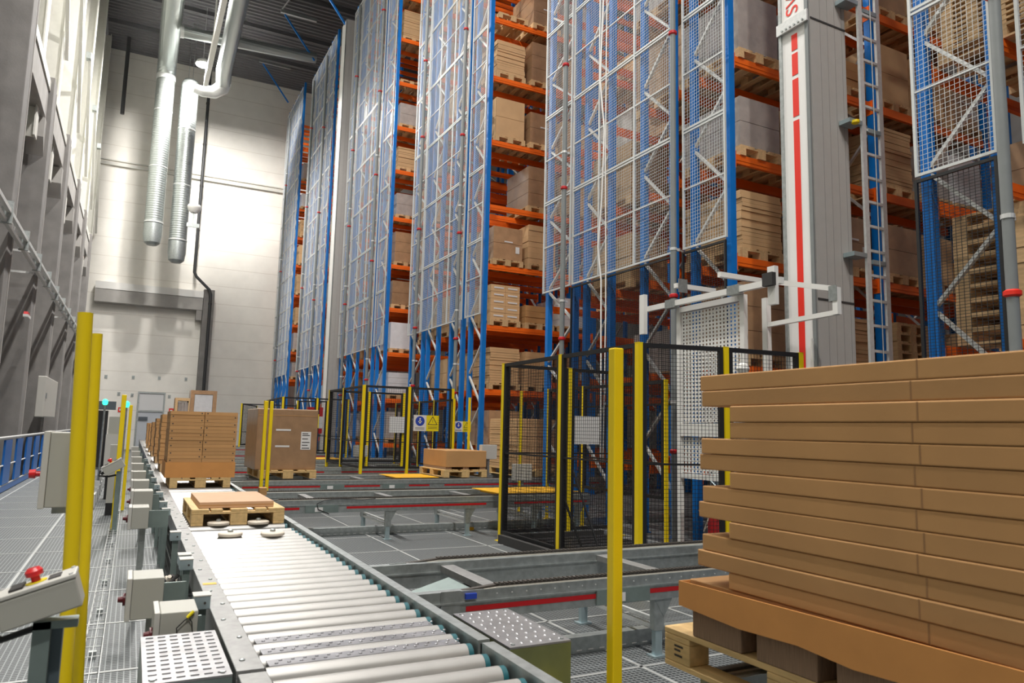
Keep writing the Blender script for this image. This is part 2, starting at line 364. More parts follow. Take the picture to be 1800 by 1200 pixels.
part('elbow', MB().tube([(.06,.02,.14),(.02,.3,-.05),(-.35,.45,-.3),(-.9,.45,-.38),(-1.25,.45,-.3)], [.36,.36,.32,.26,.22], 24), galv_l, t, True)
t = thing('air_duct', 'thin ribbed duct crossing under the roof towards the racks', 'duct', (.6, 35.4, 19.5))
part('run', MB().tube([(0,0,0),(6.2,0,0.35)], .26, 20), duct, t, True); part('joint', MB().tube([(.0,0,0),(.15,0,.01)], .29, 20), galv_l, t, True)
tag(part('roof_beam', MB().box(1.86,2.06,20,37.4,18.0,18.5).box(1.93,1.99,24,24.1,18.5,22.4).box(1.93,1.99,34,34.1,18.5,22.4), steelw), 'cream roof beam beside the hooked galvanised duct', 'beam')
tag(part('drain_pipe', MB().cyl(-1.75, 43.2, 18, 22.4, .1), mat('dark_pipe',(0.05,0.05,0.052),.5)), 'short dark pipe under the roof in the left corner', 'pipe')
# spotlight on the right duct
t = thing('spotlight', 'round white floodlight fixed beside the lower right duct', 'lamp', (1.98, 39.4, 12.3))
part('head', MB().lathe([(.16,-.2),(.3,-.05),(.33,.12),(.3,.2)], 20), white_p, t, True); part('bracket', MB().box(-.3,.3,-.05,.05,-.95,-.75).box(-.05,.05,-.03,.03,-.8,-.2), galv, t)

# high-bay lamps
for i, (x, y, z, p) in enumerate(LAMPS):
    t = thing('high_bay_lamp', 'bright round high-bay lamp under the roof, ' + ['in front of the end wall','second from the end wall','third from the end wall','fourth from the end wall','fifth from the end wall','above the near conveyor','behind the camera at the left','behind the camera at the right'][i], 'lamp', (x, y, z))
    part('housing', MB().lathe([(.1,.35),(.30,.2),(.36,.03),(.34,.02)], 20), white_p, t, True)
    part('lens', MB().lathe([(.31,-.02),(.33,.02)], 20), lampglow, t, True)
    part('cable', MB().cyl(0,0,.352,22.398-z,.012,6), galv_l, t)
    lo = lamp_light((0, 0, -.10), p); lo.parent = t

# ================================================================== RACKING
LV = [1.0, 2.4, 3.87, 5.3, 6.72, 8.3, 9.9, 11.4, 12.95, 14.5, 16.05, 17.6]
BX = [6.97, 9.97, 12.97, 15.97]
ORD = ['lowest', 'second', 'third', 'fourth', 'fifth', 'sixth', 'seventh', 'eighth', 'ninth', 'tenth', 'eleventh', 'twelfth']
XR = 6.9
def uplift(H):
    m = MB().box(-.05,.05,-.05,-.042,0,H).box(-.05,-.042,-.042,.05,0,H).box(.042,.05,-.042,.05,0,H)
    m.box(-.035,-.042,.035,.045,0,H)
    for k in range(int(H/.5)): m.box(-.0525,-.05,-.02,-.005,.3+k*.5,.34+k*.5)
    m.box(-.07,.07,-.07,.07,0,.012)
    return m.mesh('upright', blue)
def brace_mesh(w, H):
    m = MB(); z = 1.34-1.41/2; s = 0
    while z < H-1:
        a, b = (0.03, w-.03) if s % 2 == 0 else (w-.03, 0.03)
        m.bar((0, a, z+.03), (0, b, z+.675), .035, .045, up=(1,0,0)); z += .705; s += 1
    return m.mesh('frame_bracing', galv_l)
def wire_panel(y0, y1, z0, z1, x, name='mesh_panel', pitch=.05, th=.0037, m=galv_m, fr=.03, mf=None, rails=True, stiles=(), hpitch=None, parent=None, rp=1.75):
    hp = hpitch or pitch; w = MB(); n = int((y1-y0)/pitch)
    for k in range(1, n): w.box(x-th/2, x+th/2, y0+k*pitch-th/2, y0+k*pitch+th/2, z0, z1)
    n = int((z1-z0)/hp)
    for k in range(1, n): w.box(x+th/2, x+th*1.5, y0, y1, z0+k*hp-th/2, z0+k*hp+th/2)
    o = part(name, w, m, parent)
    f = MB(); h = fr/2
    f.box(x-h,x+h,y0-h,y0+h,z0-h,z1+h); f.box(x-h,x+h,y1-h,y1+h,z0-h,z1+h); f.box(x-h,x+h,y0+h,y1-h,z0-h,z0+h); f.box(x-h,x+h,y0+h,y1-h,z1-h,z1+h)
    for s in stiles: f.box(x-h,x+h,s-h,s+h,z0+h,z1-h)
    if rails:
        z = z0 + rp/2
        while z < z1-.2:
            f.box(x-h*.6,x+h*.6,y0+h,y1-h,z-h*.6,z+h*.6)
            if z+rp/2 < z1-.1:
                f.box(x-h*.8,x+h*.8,y0+h,y1-h,z+rp/2-.035,z+rp/2-.012); f.box(x-h*.8,x+h*.8,y0+h,y1-h,z+rp/2+.012,z+rp/2+.035)
            z += rp
    part('panel_frame', f, mf or m, o)
    return o
def beam_mesh(L):
    m = MB().box(.055, L-.055, -.025, .025, -.13, 0).box(.055, L-.055, -.031, .031, -.085, -.045)
    m.box(.05,.056,-.06,.06,-.2,.03).box(L-.056,L-.05,-.06,.06,-.2,.03)
    return m.mesh('beam', orange)
def rack(label, ys, H, nb, panels, lvls, beam_parts=96):
    t = thing('pallet_rack', label, 'pallet rack', (0, ys[0], 0)); y00 = ys[0]
    up = uplift(H)
    for b in range(nb+1):
        for i, y in enumerate(ys):
            o = put('upright', up, t, (BX[b], y-y00, 0))
    for i in range(0, len(ys)-1, 2):
        w = abs(ys[i+1]-ys[i]); me = brace_mesh(w, H)
        for b in range(nb+1): put('frame_bracing', me, t, (BX[b]-.02, min(ys[i],ys[i+1])-y00, 0))
    bm = beam_mesh(3.0); cnt = 0; rest = []
    for b in range(nb):
        for y in ys:
            for z in lvls: rest.append((b*100 + z, b, y, z))
    rest.sort()
    extra = MB()
    for _, b, y, z in rest:
        if cnt < beam_parts: put('beam', bm, t, (BX[b], y-y00, z)); cnt += 1
        else:
            x = BX[b]; yy = y-y00; extra.box(x+.055,x+2.945,yy-.025,yy+.025,z-.13,z).box(x+.05,x+.056,yy-.06,yy+.06,z-.2,z+.03)
    if extra.v:
        o = part('more_beams', extra, orange, t); o['kind'] = 'stuff'
    for (a, b2, st) in panels:
        wire_panel(a-y00, b2-y00, 4.12, H-.3, XR-.04, parent=t, stiles=[s-y00 for s in st])
    return t
PO = [0.0, .71, 1.18, 1.91, 2.81, 3.57, 3.96, 4.91]
def ysof(F, s=1.0): return [F+.05+p*s*.985 for p in PO]
def pans(F, s=1.0): return [(F+.03, F+.87*s, []), (F+1.1*s, F+3.88*s, [F+2.05*s, F+3.05*s]), (F+3.97*s, F+4.93*s, [])]
ROWS = {}
ROWS['two'] = dict(F=7.08, s=1.0, H=16.0, nb=3, lv=LV[:9]); ROWS['three'] = dict(F=14.88, s=1.0, H=18.5, nb=3, lv=LV[:11])
ROWS['four'] = dict(F=22.2, s=1.16, H=18.6, nb=2, lv=LV[:12]); ROWS['five'] = dict(F=31.15, s=1.0, H=19.3, nb=1, lv=LV[:12]); ROWS['six'] = dict(F=38.6, s=.9, H=20.0, nb=1, lv=LV[:12])
RL = {'two': 'blue and orange pallet rack just left of the near white mast', 'three': 'blue and orange pallet rack in the picture centre',
      'four': 'blue and orange pallet rack right of the far white mast', 'five': 'blue and orange pallet rack left of the far white mast', 'six': 'last blue pallet rack, beside the cream end wall'}
for k, r in ROWS.items(): rack(RL[k], ysof(r['F'], r['s']), r['H'], r['nb'], pans(r['F'], r['s']), r['lv'])
D_YS = [4.38, 3.70, 3.15, 2.45, 1.5, .8, .3, -.45]
rack('blue and orange pallet rack at the right edge of the picture', D_YS, 14.0, 2, [(3.66, 4.43, []), (.7, 3.42, [1.6, 2.5])], LV[:7])
# black lower infill mesh on the two nearest rack ends
def infill(y0, y1, z0, z1, label, x=6.84):
    t = thing('wire_infill', label, 'mesh panel', (0,0,0)); wire_panel(y0, y1, z0, z1, x, 'wire_mesh', .05, .004, black, .03, black, False, parent=t, hpitch=.03)
infill(3.66, 4.43, 1.9, 4.05, 'black wire infill below the pale mesh at the right-edge rack')
infill(8.19, 10.95, 1.9, 4.05, 'wide black wire infill below the pale mesh left of the near mast')
infill(7.11, 7.95, 1.9, 4.05, 'narrow black wire infill below the pale mesh next to the near mast')

# sprinkler risers with red couplings
def riser(x, y, r, H, label, rings):
    t = thing('sprinkler_riser', label, 'pipe', (x, y, 0)); part('pipe', MB().cyl(0,0,0,H,r,14), grey_pipe, t, True)
    for z in rings: part('coupling', MB().lathe([(r*1.02,z),(r*1.45,z+.015),(r*1.45,z+.05),(r*1.02,z+.065)],14), red if r < .05 or y > 10 else redb, t, True)
    for z in rings[:3]: part('clamp', MB().cyl(0,0,z+.7,z+.74,r*1.15,14).box(0,.10,-.015,.015,z+.7,z+.74), galv_l, t)
riser(6.74, 11.10, .045, 17, 'grey sprinkler riser on the left part of the near-mast rack end', [1.0,3.1,5.9,8.3,11])
riser(6.74, 8.04, .045, 17, 'grey sprinkler riser on the right part of the near-mast rack end', [1.2,3.4,7.4,10])
riser(6.72, 3.53, .05, 14, 'thick grey sprinkler riser at the right edge of the picture', [2.72, 5.5])
riser(6.74, 18.90, .045, 18, 'grey sprinkler riser on the left part of the centre rack end', [1.0,2.6,4.2,7,9.7,12])
riser(6.74, 15.98, .045, 18, 'grey sprinkler riser on the right part of the centre rack end', [2.3,3.6,6.2,8.7,11.5])
riser(6.74, 26.75, .05, 18, 'grey sprinkler riser on the left part of the rack right of the far mast', [2.6,6,9,12,15])
riser(6.74, 23.45, .05, 18, 'grey sprinkler riser on the right part of the rack right of the far mast', [3,7,10,13,16])
riser(6.74, 35.1, .05, 18.5, 'grey sprinkler riser on the left part of the rack left of the far mast', [4,8,12,16])
riser(6.74, 32.3, .05, 18.5, 'grey sprinkler riser on the right part of the rack left of the far mast', [3,7,11,15])
riser(6.74, 41.5, .05, 19, 'grey sprinkler riser on the rack beside the end wall', [5,10,15])
# white cable down the centre mesh of row two
t = thing('white_cable', 'two thin white cables running down the wide mesh panel of the near-mast rack', 'cable', (6.78, 9.95, 0))
part('cable', MB().tube([(0,0,12),(0,-.02,9),(0,.06,7.6),(0,-.08,6.6),(0,-.02,5.4),(0,.08,4.6),(0,-.02,4.0),(0,-.05,1)], .014, 8), white_p, t, True)
part('cable', MB().tube([(0,-.14,12),(0,-.12,6),(0,-.16,3.5),(0,-.12,1)], .011, 8), white_p, t, True)

# brackets with blue braces under the roof at the rack tops
for i, (y, z) in enumerate([(28.6, 18.0), (35.2, 19.6), (42.3, 20.3), (22.4, 16.9)]):
    t = thing('roof_bracket', 'steel outrigger with blue brace at the top of the ' + ['third', 'fifth', 'farthest', 'fourth'][i] + ' rack end', 'bracket', (6.7, y, z))
    part('arm', MB().box(-1.75,0,-.06,.06,2.05,2.2), galv, t); part('diagonal', MB().bar((-1.55,0,2.0),(0,0,0),.07), blue, t)
    part('hanger', MB().bar((-1.7,0,2.21),(-1.1,-.9,3.1),.05), galv_l, t)

# ------------------------------------------------------------------ pallets and loads
def pallet_full(m=wood2):
    parts = []
    for x in (-.3275, -.19, 0, .19, .3275):
        w = .145 if abs(x) > .3 or x == 0 else .1
        parts.append(('deck_board', MB().box(x-w/2, x+w/2, -.6, .6, .122, .144)))
    for y in (-.527, 0, .527): parts.append(('stringer_board', MB().box(-.4, .4, y-.0725, y+.0725, .1, .1215)))
    for x in (-.35, 0, .35):
        for y in (-.527, 0, .527):
            w = .0725 if x == 0 else .05
            parts.append(('block', MB().box(x-w, x+w, y-.0725, y+.0725, .0225, .0995)))
    for x in (-.35, 0, .35):
        w = .0725 if x == 0 else .05
        parts.append(('bottom_board', MB().box(x-w, x+w, -.6, .6, 0, .022)))
    return parts
PFULL = pallet_full()
PF_ME = [(n, mb.mesh(n, wood2)) for n, mb in PFULL]
def big_pallet(loc, label, group=None, rz=0, sx=1.0):
    t = thing('euro_pallet', label, 'pallet', loc, group, rz)
    for n, me in PF_ME:
        o = put(n, me, t)
        b = o.modifiers.new('b', 'BEVEL'); b.width = .003; b.segments = 1
    t.scale = (sx, sx, 1); return t
pm = MB()
for n, mb in PFULL: pm.add(mb.v, mb.f)
PSMALL = pm.mesh('pallet', wood)
def slabs(h, n, jit, w=.76, d=1.14, cols=1):
    m = MB(); dz = h/n
    for k in range(n):
        a, b = random.uniform(-jit, jit), random.uniform(-jit, jit)
        for c in range(cols):
            x0 = -w/2 + c*w/cols
            m.box(x0+a+.003, x0+w/cols+a-.003, -d/2+b, d/2+b, k*dz+.003, (k+1)*dz-.002)
    m.box(-w/2+.02, w/2-.02, -d/2+.02, d/2-.02, 0, h-.01)
    return m
def bulge(h, m_, w=.76, d=1.14, lay=3):
    m = MB(); dz = h/lay
    for k in range(lay): m.box(-w/2, w/2, -d/2, d/2, k*dz+.004, (k+1)*dz-.004)
    m.box(-w/2+.012, w/2-.012, -d/2+.012, d/2-.012, 0, h-.003)
    return m.mesh('load', m_)
LK = {}
LK['flat'] = ('carton_stack', 'stack of pale flat cartons', 'carton stack', [slabs(h, int(h/.055), .012).mesh('load', card_l) for h in (.82, .95, .7)])
LK['tall'] = ('carton_stack', 'two-column stack of brown cartons', 'carton stack', [slabs(h, int(h/.12), .008, cols=2).mesh('load', card_l) for h in (.95, .78)])
LK['brown'] = ('wrapped_load', 'glossy film-wrapped brown carton load', 'wrapped load', [bulge(h, wrapb, lay=l) for h, l in ((.78, 2), (1.0, 3), (.6, 2))])
LK['grey'] = ('wrapped_load', 'cloudy grey film-wrapped load', 'wrapped load', [bulge(h, wrapg, lay=l) for h, l in ((.85, 1), (.72, 2))])
LK['white'] = ('wrapped_load', 'white film-wrapped load', 'wrapped load', [bulge(h, wrapw, lay=l) for h, l in ((.85, 1), (.7, 4))])
LK['box'] = ('carton', 'large plain brown carton', 'carton', [bulge(h, card_l, lay=l) for h, l in ((.95, 2), (.75, 2))])
lab = MB(); bd = slabs(.82, 5, .004, cols=2)
LK['label'] = ('carton_stack', 'brown cartons with white labels', 'carton stack', [bd.mesh('load', card_l)])
for r_ in range(5):
    for c_ in range(2): lab.box(-.30+c_*.36,-.05+c_*.36,-.5795,-.5765,r_*.164+.075,r_*.164+.11)
LABEL_ME = lab.mesh('labels', paper)
strip = MB().box(-.1,.12,-.578,-.5745,.42,.45).box(.2,.3,-.578,-.5745,.18,.34); STRIP_ME = strip.mesh('shipping_labels', paper)
LK['low'] = ('carton_stack', 'low brown carton stack', 'carton stack', [slabs(.42, 3, .01).mesh('load', card)])
KINDW = ['flat', 'tall', 'brown', 'brown', 'grey', 'white', 'box', 'low', 'tall', 'flat', 'brown']
SLOT = ['at the row end', 'second from the row end', 'third from the row end', 'fourth from the row end', 'fifth from the row end', 'sixth from the row end']
DEP = ['front', 'second deep', 'third deep', 'rear']
RN = {'two': 'near-mast rack', 'three': 'centre rack', 'four': 'far-mast rack', 'five': 'fifth rack', 'six': 'end-wall rack', 'one': 'right-edge rack'}
def slotx(j): return BX[j//3] + .56 + (j % 3)*.94
NP = 0
USED = set()
def place(row, lv, j, d, kind='?', y=None, v=None, dx=0.0, z=None):
    global NP
    if (row, lv, j, d) in USED: return
    USED.add((row, lv, j, d))
    r = ROWS.get(row)
    if y is None: y = r['F'] + (.62, 1.86, 3.1, 4.32)[d]*r['s']
    zz = LV[lv] + .001 if z is None else z
    jx, jy = random.uniform(-.03, .03), random.uniform(-.03, .02)
    if kind == '?': kind = random.choice(KINDW)
    where = f'{RN[row]}, {ORD[lv]} level, {SLOT[j]}, {DEP[d]}'
    p = put('euro_pallet', PSMALL, None, (slotx(j)+dx+jx, y+jy, zz))
    if NP >= 300: return
    tag(p, 'wooden pallet, ' + where, 'pallet', 'pallets in the racks'); NP += 1
    if kind == 'none': return
    nm, desc, cat, mes = LK[kind]
    me = mes[v % len(mes)] if v is not None else random.choice(mes)
    o = put(nm, me, None, (slotx(j)+dx+jx, y+jy, zz+.1455))
    if kind == 'label': put('labels', LABEL_ME, o)
    if kind == 'brown' and lv < 9 and random.random() < .6: put('shipping_labels', STRIP_ME, o)
    tag(o, desc + ', ' + where, cat, 'loads in the racks')
USED |= {('two',1,3,0),('two',1,4,0)}
# chosen loads that read clearly in the photograph
B3 = {(1,0):('flat',0),(1,1):('tall',1),(2,0):('label',0),(2,1):('low',0),(3,0):('brown',0),(3,1):('tall',0),(4,1):('brown',1),
      (5,0):('box',0),(5,1):('brown',0),(6,0):('flat',0),(6,1):('brown',1),(7,0):('none',0),(7,1):('brown',1),(0,0):('brown',0)}
for (l, j), (k, v) in B3.items(): place('three', l, j, 0, k, v=v)
for l, (k, v) in {0:('grey',0),1:('white',1),2:('white',0),3:('brown',0),4:('brown',1),5:('grey',1),6:('flat',2),7:('grey',1),8:('none',0),9:('flat',1)}.items(): place('four', l, 0, 0, k, v=v)
for l, (k, v) in {1:('brown',1),2:('flat',0),3:('grey',1),4:('grey',0),5:('grey',0)}.items(): place('two', l, 0, 0, k, v=v)
for (l, j), (k, v) in {(4,3):('box',0),(3,3):('flat',1),(2,3):('brown',0),(5,3):('brown',0),(2,4):('box',1),(3,4):('grey',0),(4,4):('box',0)}.items(): place('two', l, j, 0, k, v=v)
for l in range(1, 6):
    for j in range(0, 6):
        if random.random() < .9: place('two', l, j, 0)
    for j, d in ((0,1),(0,2),(0,3),(1,1),(1,2),(1,3),(2,1)):
        if random.random() < (.45 if j == 0 else .6): place('two', l, j, d)
for l in range(1, 9):
    for j in range(2): place('three', l, j, 0) if random.random() < .3 else None
    place('three', l, 2, 0) if random.random() < .8 else None
    for j, d in ((0,1),(0,2),(0,3),(1,2)):
        if random.random() < .5: place('three', l, j, d)
for l in range(0, 12):
    for j, d in ((0,0),(1,0),(0,1),(0,3)):
        if random.random() < .75: place('four', l, j, d)
    for j, d in ((0,0),(0,2)):
        if random.random() < .7: place('five', l, j, d)
    if random.random() < .8: place('six', l, 0, 0)
# right-edge rack: pallet pile, slatted timber, mixed goods
for k in range(9):
    tag(put('euro_pallet', PSMALL, None, (7.62+random.uniform(-.012,.012), 3.72, 2.402+k*.1452), 0),
        'empty wooden pallet in the high pile at the right-edge rack, ' + ['bottom','second up','third up','fourth up','fifth up','sixth up','seventh up','eighth up','top'][k], 'pallet', 'piled empty pallets at the right edge')
for k in range(6):
    tag(put('euro_pallet', PSMALL, None, (10.75+random.uniform(-.012,.012), 7.72, 2.402+k*.1452)),
        'empty wooden pallet piled right of the mast ladder, ' + ['bottom','second up','third up','fourth up','fifth up','top'][k], 'pallet', 'piled empty pallets right of the ladder')
place('one', 3, 0, 0, 'none', y=3.72)
sl = MB()
for k in range(20):
    z = k*.055
    for c in range(5): sl.box(-.38, .38, -.56+c*.25, -.44+c*.25, z+.022, z+.05)
    for c in range(3): sl.box(-.38+c*.34, -.3+c*.34, -.56, .56, z, z+.0215)
tag(put('slatted_timber_stack', sl.mesh('slatted_timber', wood), None, (slotx(0), 3.72, LV[3]+.1465)), 'tall stack of slatted timber crates behind the pale mesh at the right edge', 'timber stack')
for l, j, k, dd in ((4,0,'flat',3.72),(2,0,'grey',2.4),(2,1,'brown',3.72),(3,1,'grey',3.72),(1,1,'box',3.72),(2,2,'brown',3.72),(3,0,'grey',1.3)):
    if (l, j) == (3, 0): place('one', 3, 0, 2, k, y=1.2)
    else: place('one', l, j, 0 if dd > 3 else 1, k, y=dd)

# ================================================================== CRANE MASTS
def mast(x, y0, y1, depth, H, label, detail=True):
    t = thing('crane_mast', label, 'crane mast', (x, y0, 0)); w = y1-y0
    part('mast_front', MB().box(0,.02,.05,w-.03,.1,H), mast_w, t); part('mast_body', MB().box(.021,depth,.0,w,.1,H), mast_g, t)
    s = MB()
    for k in range(1, 5): s.box(.06+k*depth*.2,.064+k*depth*.2,-.003,-.0005,.1,H)
    part('side_groove', s, mat('groove_grey',(.25,.24,.23),.6), t)
    part('edge_rail', MB().box(-.02,.0,.0,.045,.1,H), grey_pipe, t); part('edge_rail', MB().box(-.02,.0,w-.03,w+.01,.1,H), galv, t)
    part('base', MB().box(-.1,depth+.2,-.05,w+.05,0,.09), dark, t)
    if detail:
        part('joint_plate', MB().box(-.045,-.021,-.01,w+.02,6.28,6.42), galv_l, t)
        for k in range(6): part('bolt', MB().tube([(-.06,.05+k*.06,6.31),(-.046,.05+k*.06,6.31)], .013, 8), galv, t)
        st = MB()
        for z0, z1 in ((.2,5.15),(5.2,5.66),(5.71,5.98),(6.02,6.22)): st.box(-.004,-.001,w*.40,w*.60,z0,z1)
        part('red_stripe', st, redb, t)
        for z in (6.33, 3.0): part('cover_joint', MB().box(.02,depth,-.006,-.001,z-.01,z+.012), dark, t)
        cu = D.curves.new('lettering', 'FONT'); cu.body = 'SW'; cu.size = .25; cu.extrude = .001; cu.offset = .0; cu.materials.append(redb)
        tx = D.objects.new('lettering', cu); C.objects.link(tx); tx.parent = t
        bpy.context.view_layer.update(); lm_ = D.meshes.new_from_object(tx); D.objects.remove(tx); lm_.name = 'lettering'
        tx = put('lettering', lm_, t); tx.matrix_local = Matrix(((0,0,-1,-.004),(0,1,0,w*.36),(1,0,0,6.475),(0,0,0,1)))
        part('switch_rod', MB().cyl(-.05,.03,2.3,2.55,.015,8), white_p, t)
    return t
mast(6.63, 5.5, 5.92, .62, 15, 'tall white crane mast with red stripe and ladder')
t = thing('ladder', 'aluminium ladder standing off the side of the near white mast', 'ladder', (7.3, 5.38, 0))
part('side_rail', MB().box(0,.07,-.03,0,.5,14), galv_l, t); part('side_rail', MB().box(.32,.39,-.03,0,.5,14), galv_l, t)
for k in range(46): part('rung', MB().box(.071,.319,-.03,0,.7+k*.29,.73+k*.29), galv_l, t)
part('safety_wire', MB().cyl(.2,-.045,.5,14,.006,6), galv_l, t)
for z in (1.9, 3.52, 5.1, 6.6):
    part('wall_bracket', MB().box(-.22,.0,-.035,.11,z,z+.05).box(.1,.33,-.035,.02,z-.06,z-.01), galv_b, t)
part('yellow_knob', MB().lathe([(.03,0),(.045,.01),(.045,.04),(.02,.05)],12,(-.14,-.05,5.08)), yellow, t, True)
mast(6.6, 28.3, 29.0, .6, 18.2, 'far white crane mast between two distant rack ends', False)
# white perforated screen and sensor frames in front of the near aisle
pf = thing('perforated_screen', 'white perforated steel screen standing in front of the near rack end', 'screen', (6.2, 6.15, 0))
def perf_plate(w, z0, z1, p=.057):
    bm = MB(); n = int(w/p); m = int((z1-z0)/.046); hx = w/n; hz = (z1-z0)/m; q = .21
    for i in range(n):
        for j in range(m):
            y0, zz = i*hx, z0+j*hz; r = hx*q; cy, cz = y0+hx/2, zz+hz/2
            vs = [(0,y0,zz),(0,y0+hx,zz),(0,y0+hx,zz+hz),(0,y0,zz+hz),(0,cy-r,cz-r),(0,cy+r,cz-r),(0,cy+r,cz+r),(0,cy-r,cz+r)]
            bm.add(vs, [(0,1,5,4),(1,2,6,5),(2,3,7,6),(3,0,4,7)])
    return bm
o = part('perforated_plate', perf_plate(1.02, 1.62, 3.02), white_p, pf, loc=(0,.06,0)); s = o.modifiers.new('s','SOLIDIFY'); s.thickness = .004
o = part('perforated_plate', perf_plate(1.02, 1.0, 1.44), white_p, pf, loc=(0,.06,0)); s = o.modifiers.new('s','SOLIDIFY'); s.thickness = .004
part('frame_post', MB().box(-.03,.03,-.02,.05,.3,3.1), white_p, pf); part('frame_post', MB().box(-.03,.03,1.09,1.16,.0,3.1), white_p, pf)
part('frame_rail', MB().box(-.03,.03,.051,1.089,3.03,3.1), white_p, pf); part('frame_rail', MB().box(-.03,.03,.051,1.089,1.45,1.61), white_p, pf)
part('frame_rail', MB().box(-.03,.03,.051,1.089,.93,.99), white_p, pf)
sf = thing('sensor_gantry', 'long white horizontal sensor bar above the perforated screen', 'frame', (6.1, 5.5, 0))
part('bar', MB().box(-.03,.03,0,2.42,3.11,3.18), white_p, sf); part('end_post', MB().box(-.09,-.031,2.28,2.38,2.8,3.34), white_p, sf)
part('end_post', MB().box(-.09,-.031,.02,.12,2.88,3.3), white_p, sf); part('sensor_head', MB().box(-.15,-.091,.0,.14,3.08,3.22), dark, sf)
for y in (.6, 1.72): part('clamp', MB().box(-.045,.045,y,y+.18,3.09,3.2), galv, sf)
part('cross_arm', MB().box(.031,.7,1.75,1.81,3.36,3.42).box(.031,.7,.95,1.01,3.36,3.42), white_p, sf); part('corner_plate', MB().box(.05,.2,1.74,1.745,3.3,3.48), galv, sf)
lp = thing('light_curtain_frame', 'white open rectangular frame in front of the red mast stripe', 'frame', (6.3, 4.95, 0))
part('bar', MB().bar((0,1.0,3.24),(0,.05,2.99),.055), white_p, lp); part('bar', MB().bar((0,.03,3.0),(0,.03,2.72),.06), white_p, lp)
part('bar', MB().bar((0,.03,2.74),(0,.93,2.72),.05), white_p, lp); part('post', MB().box(-.035,.035,.93,1.0,0,3.03), white_p, lp)
part('corner_plate', MB().box(-.036,-.03,.0,.1,2.86,3.02), galv, lp)
t = thing('mirror_ball', 'small white round beacon on the near edge of the perforated screen', 'beacon', (6.06, 6.05, 2.13))
part('stem', MB().tube([(0,0,.09),(.14,.11,.09)],.012,8), black, t); part('dome', MB().lathe([(.02,.03),(.06,.05),(.075,.09),(.06,.135),(.02,.16)],16), white_p, t, True)
t = thing('red_gas_bottle', 'dark red cylinder beside the foot of the perforated screen', 'cylinder', (6.5, 6.9, 0))
part('body', MB().lathe([(.1,.02),(.15,.05),(.15,.5),(.09,.6),(.03,.64)],18), red, t, True); part('valve', MB().cyl(0,0,.641,.74,.03,10), galv, t)
tag(part('red_buffer', MB().box(6.7,8.2,5.99,6.9,.02,.26), red), 'low red steel block on the floor behind the carton stack', 'block')
cbz = thing('cable_bundle', 'tangle of pale hoses and valves at the screen foot', 'hoses', (6.45, 6.7, .3))
for k in range(9):
    pts = [(random.uniform(-.1,.25), random.uniform(-.5,.5), random.uniform(-.1,.75)) for _ in range(5)]
    part('hose', MB().tube(pts, .014, 6), cream if k % 3 else galv_b, cbz, True)
part('valve_block', MB().box(-.03,.12,-.1,.1,.3,.5), galv_b, cbz)

# ================================================================== CONVEYORS
railm = mat('rail_steel', (0.29,0.29,0.285), 0.5, 0.4, noise=.12, nscale=20)
# --- main roller conveyor in sections
RX0, RX1, RR, ZT = .515, 1.365, .0445, .56
roll = MB().tube([(RX0, 0, ZT-RR), (RX1-.035, 0, ZT-RR)], RR, 20).mesh('roller', rollm, True)
capm = MB().tube([(RX1-.034, 0, ZT-RR), (RX1-.012, 0, ZT-RR)], RR*.98, 18).mesh('end_cap', teal, True)
secs = [(1.4,2.86),(2.9,6.90),(6.93,10.9),(10.93,14.9),(14.93,20),(20.03,26),(26.03,32),(32.03,38),(38.03,43)]
sn = ['shortest section at the bottom edge of the picture','section carrying the cream discs','section under the front pallet','section under the big carton pallet',
      'fifth section, behind the big cartons','sixth section','seventh section','eighth section','last section near the end wall door']
YR = 2.74
yr = 1.50
rolls = []
while yr < 43: rolls.append(yr); yr += .160
for (a, b), nm in zip(secs, sn):
    t = thing('roller_conveyor', 'white roller conveyor, ' + nm, 'conveyor', (0, a, 0), 'main roller conveyor sections'); L = b-a
    part('side_rail', MB().box(.405,.505,0,L,.545,.575).box(.485,.505,0,L,.40,.5449).box(.405,.42,0,L,.44,.5449), railm, t, bevel=.003)
    part('side_rail', MB().box(1.37,1.425,0,L,.565,.58).box(1.41,1.425,0,L,.38,.5649).box(1.37,1.382,0,L,.50,.5649), galv, t)
    for y in rolls:
        if a+.02 <= y < b-.03:
            r_ = put('roller', roll, t, (0, y-a, 0)); put('end_cap', capm, r_)
    part('gap_shade_sheet', MB().box(.51,1.36,.02,L-.02,.37,.378), dark, t)  # dark sheet added below the rollers to stand in for shade in the gaps
    n = max(2, int(L/2)+1)
    for k in range(n):
        y = .15 + k*(L-.3)/(n-1)
        for x in (.45, 1.39): part('leg', MB().box(x-.035,x+.02,y-.04,y+.04,0,.39).box(x-.07,x+.05,y-.06,y+.06,0,.012), galv, t)
        part('cross_member', MB().box(.475,1.35,y-.03,y+.03,.28,.36), galv, t)
    if a < 10:
        for k in range(int(L/.32)):
            yy = .12+k*.32
            part('rail_bolt', MB().lathe([(.011,0),(.011,.004),(.004,.007)],8,(.44+.03*(k % 2),yy,.5755)), galv, t)
    if a == 2.9:
        part('yellow_tag', MB().box(.42,.49,1.57,1.62,.5755,.577), yplate, t)
    if a == 2.9:
        for y in (.12,.28,.44):   # tread plates between the rollers
            st = MB().box(RX0+.02,RX1-.04,y-.038,y+.038,.545,.553)
            for i in range(17):
                for q in (-.016,.016): 
                    xx = RX0+.05+i*.047+(.02 if q > 0 else 0); st.lathe([(.008,0),(.006,.004),(.003,.005)],6,(xx,y+q,.553))
            part('tread_plate', st, mat('tread_dull',(0.36,0.36,0.38),.35,.6,noise=.25,nscale=9), t)

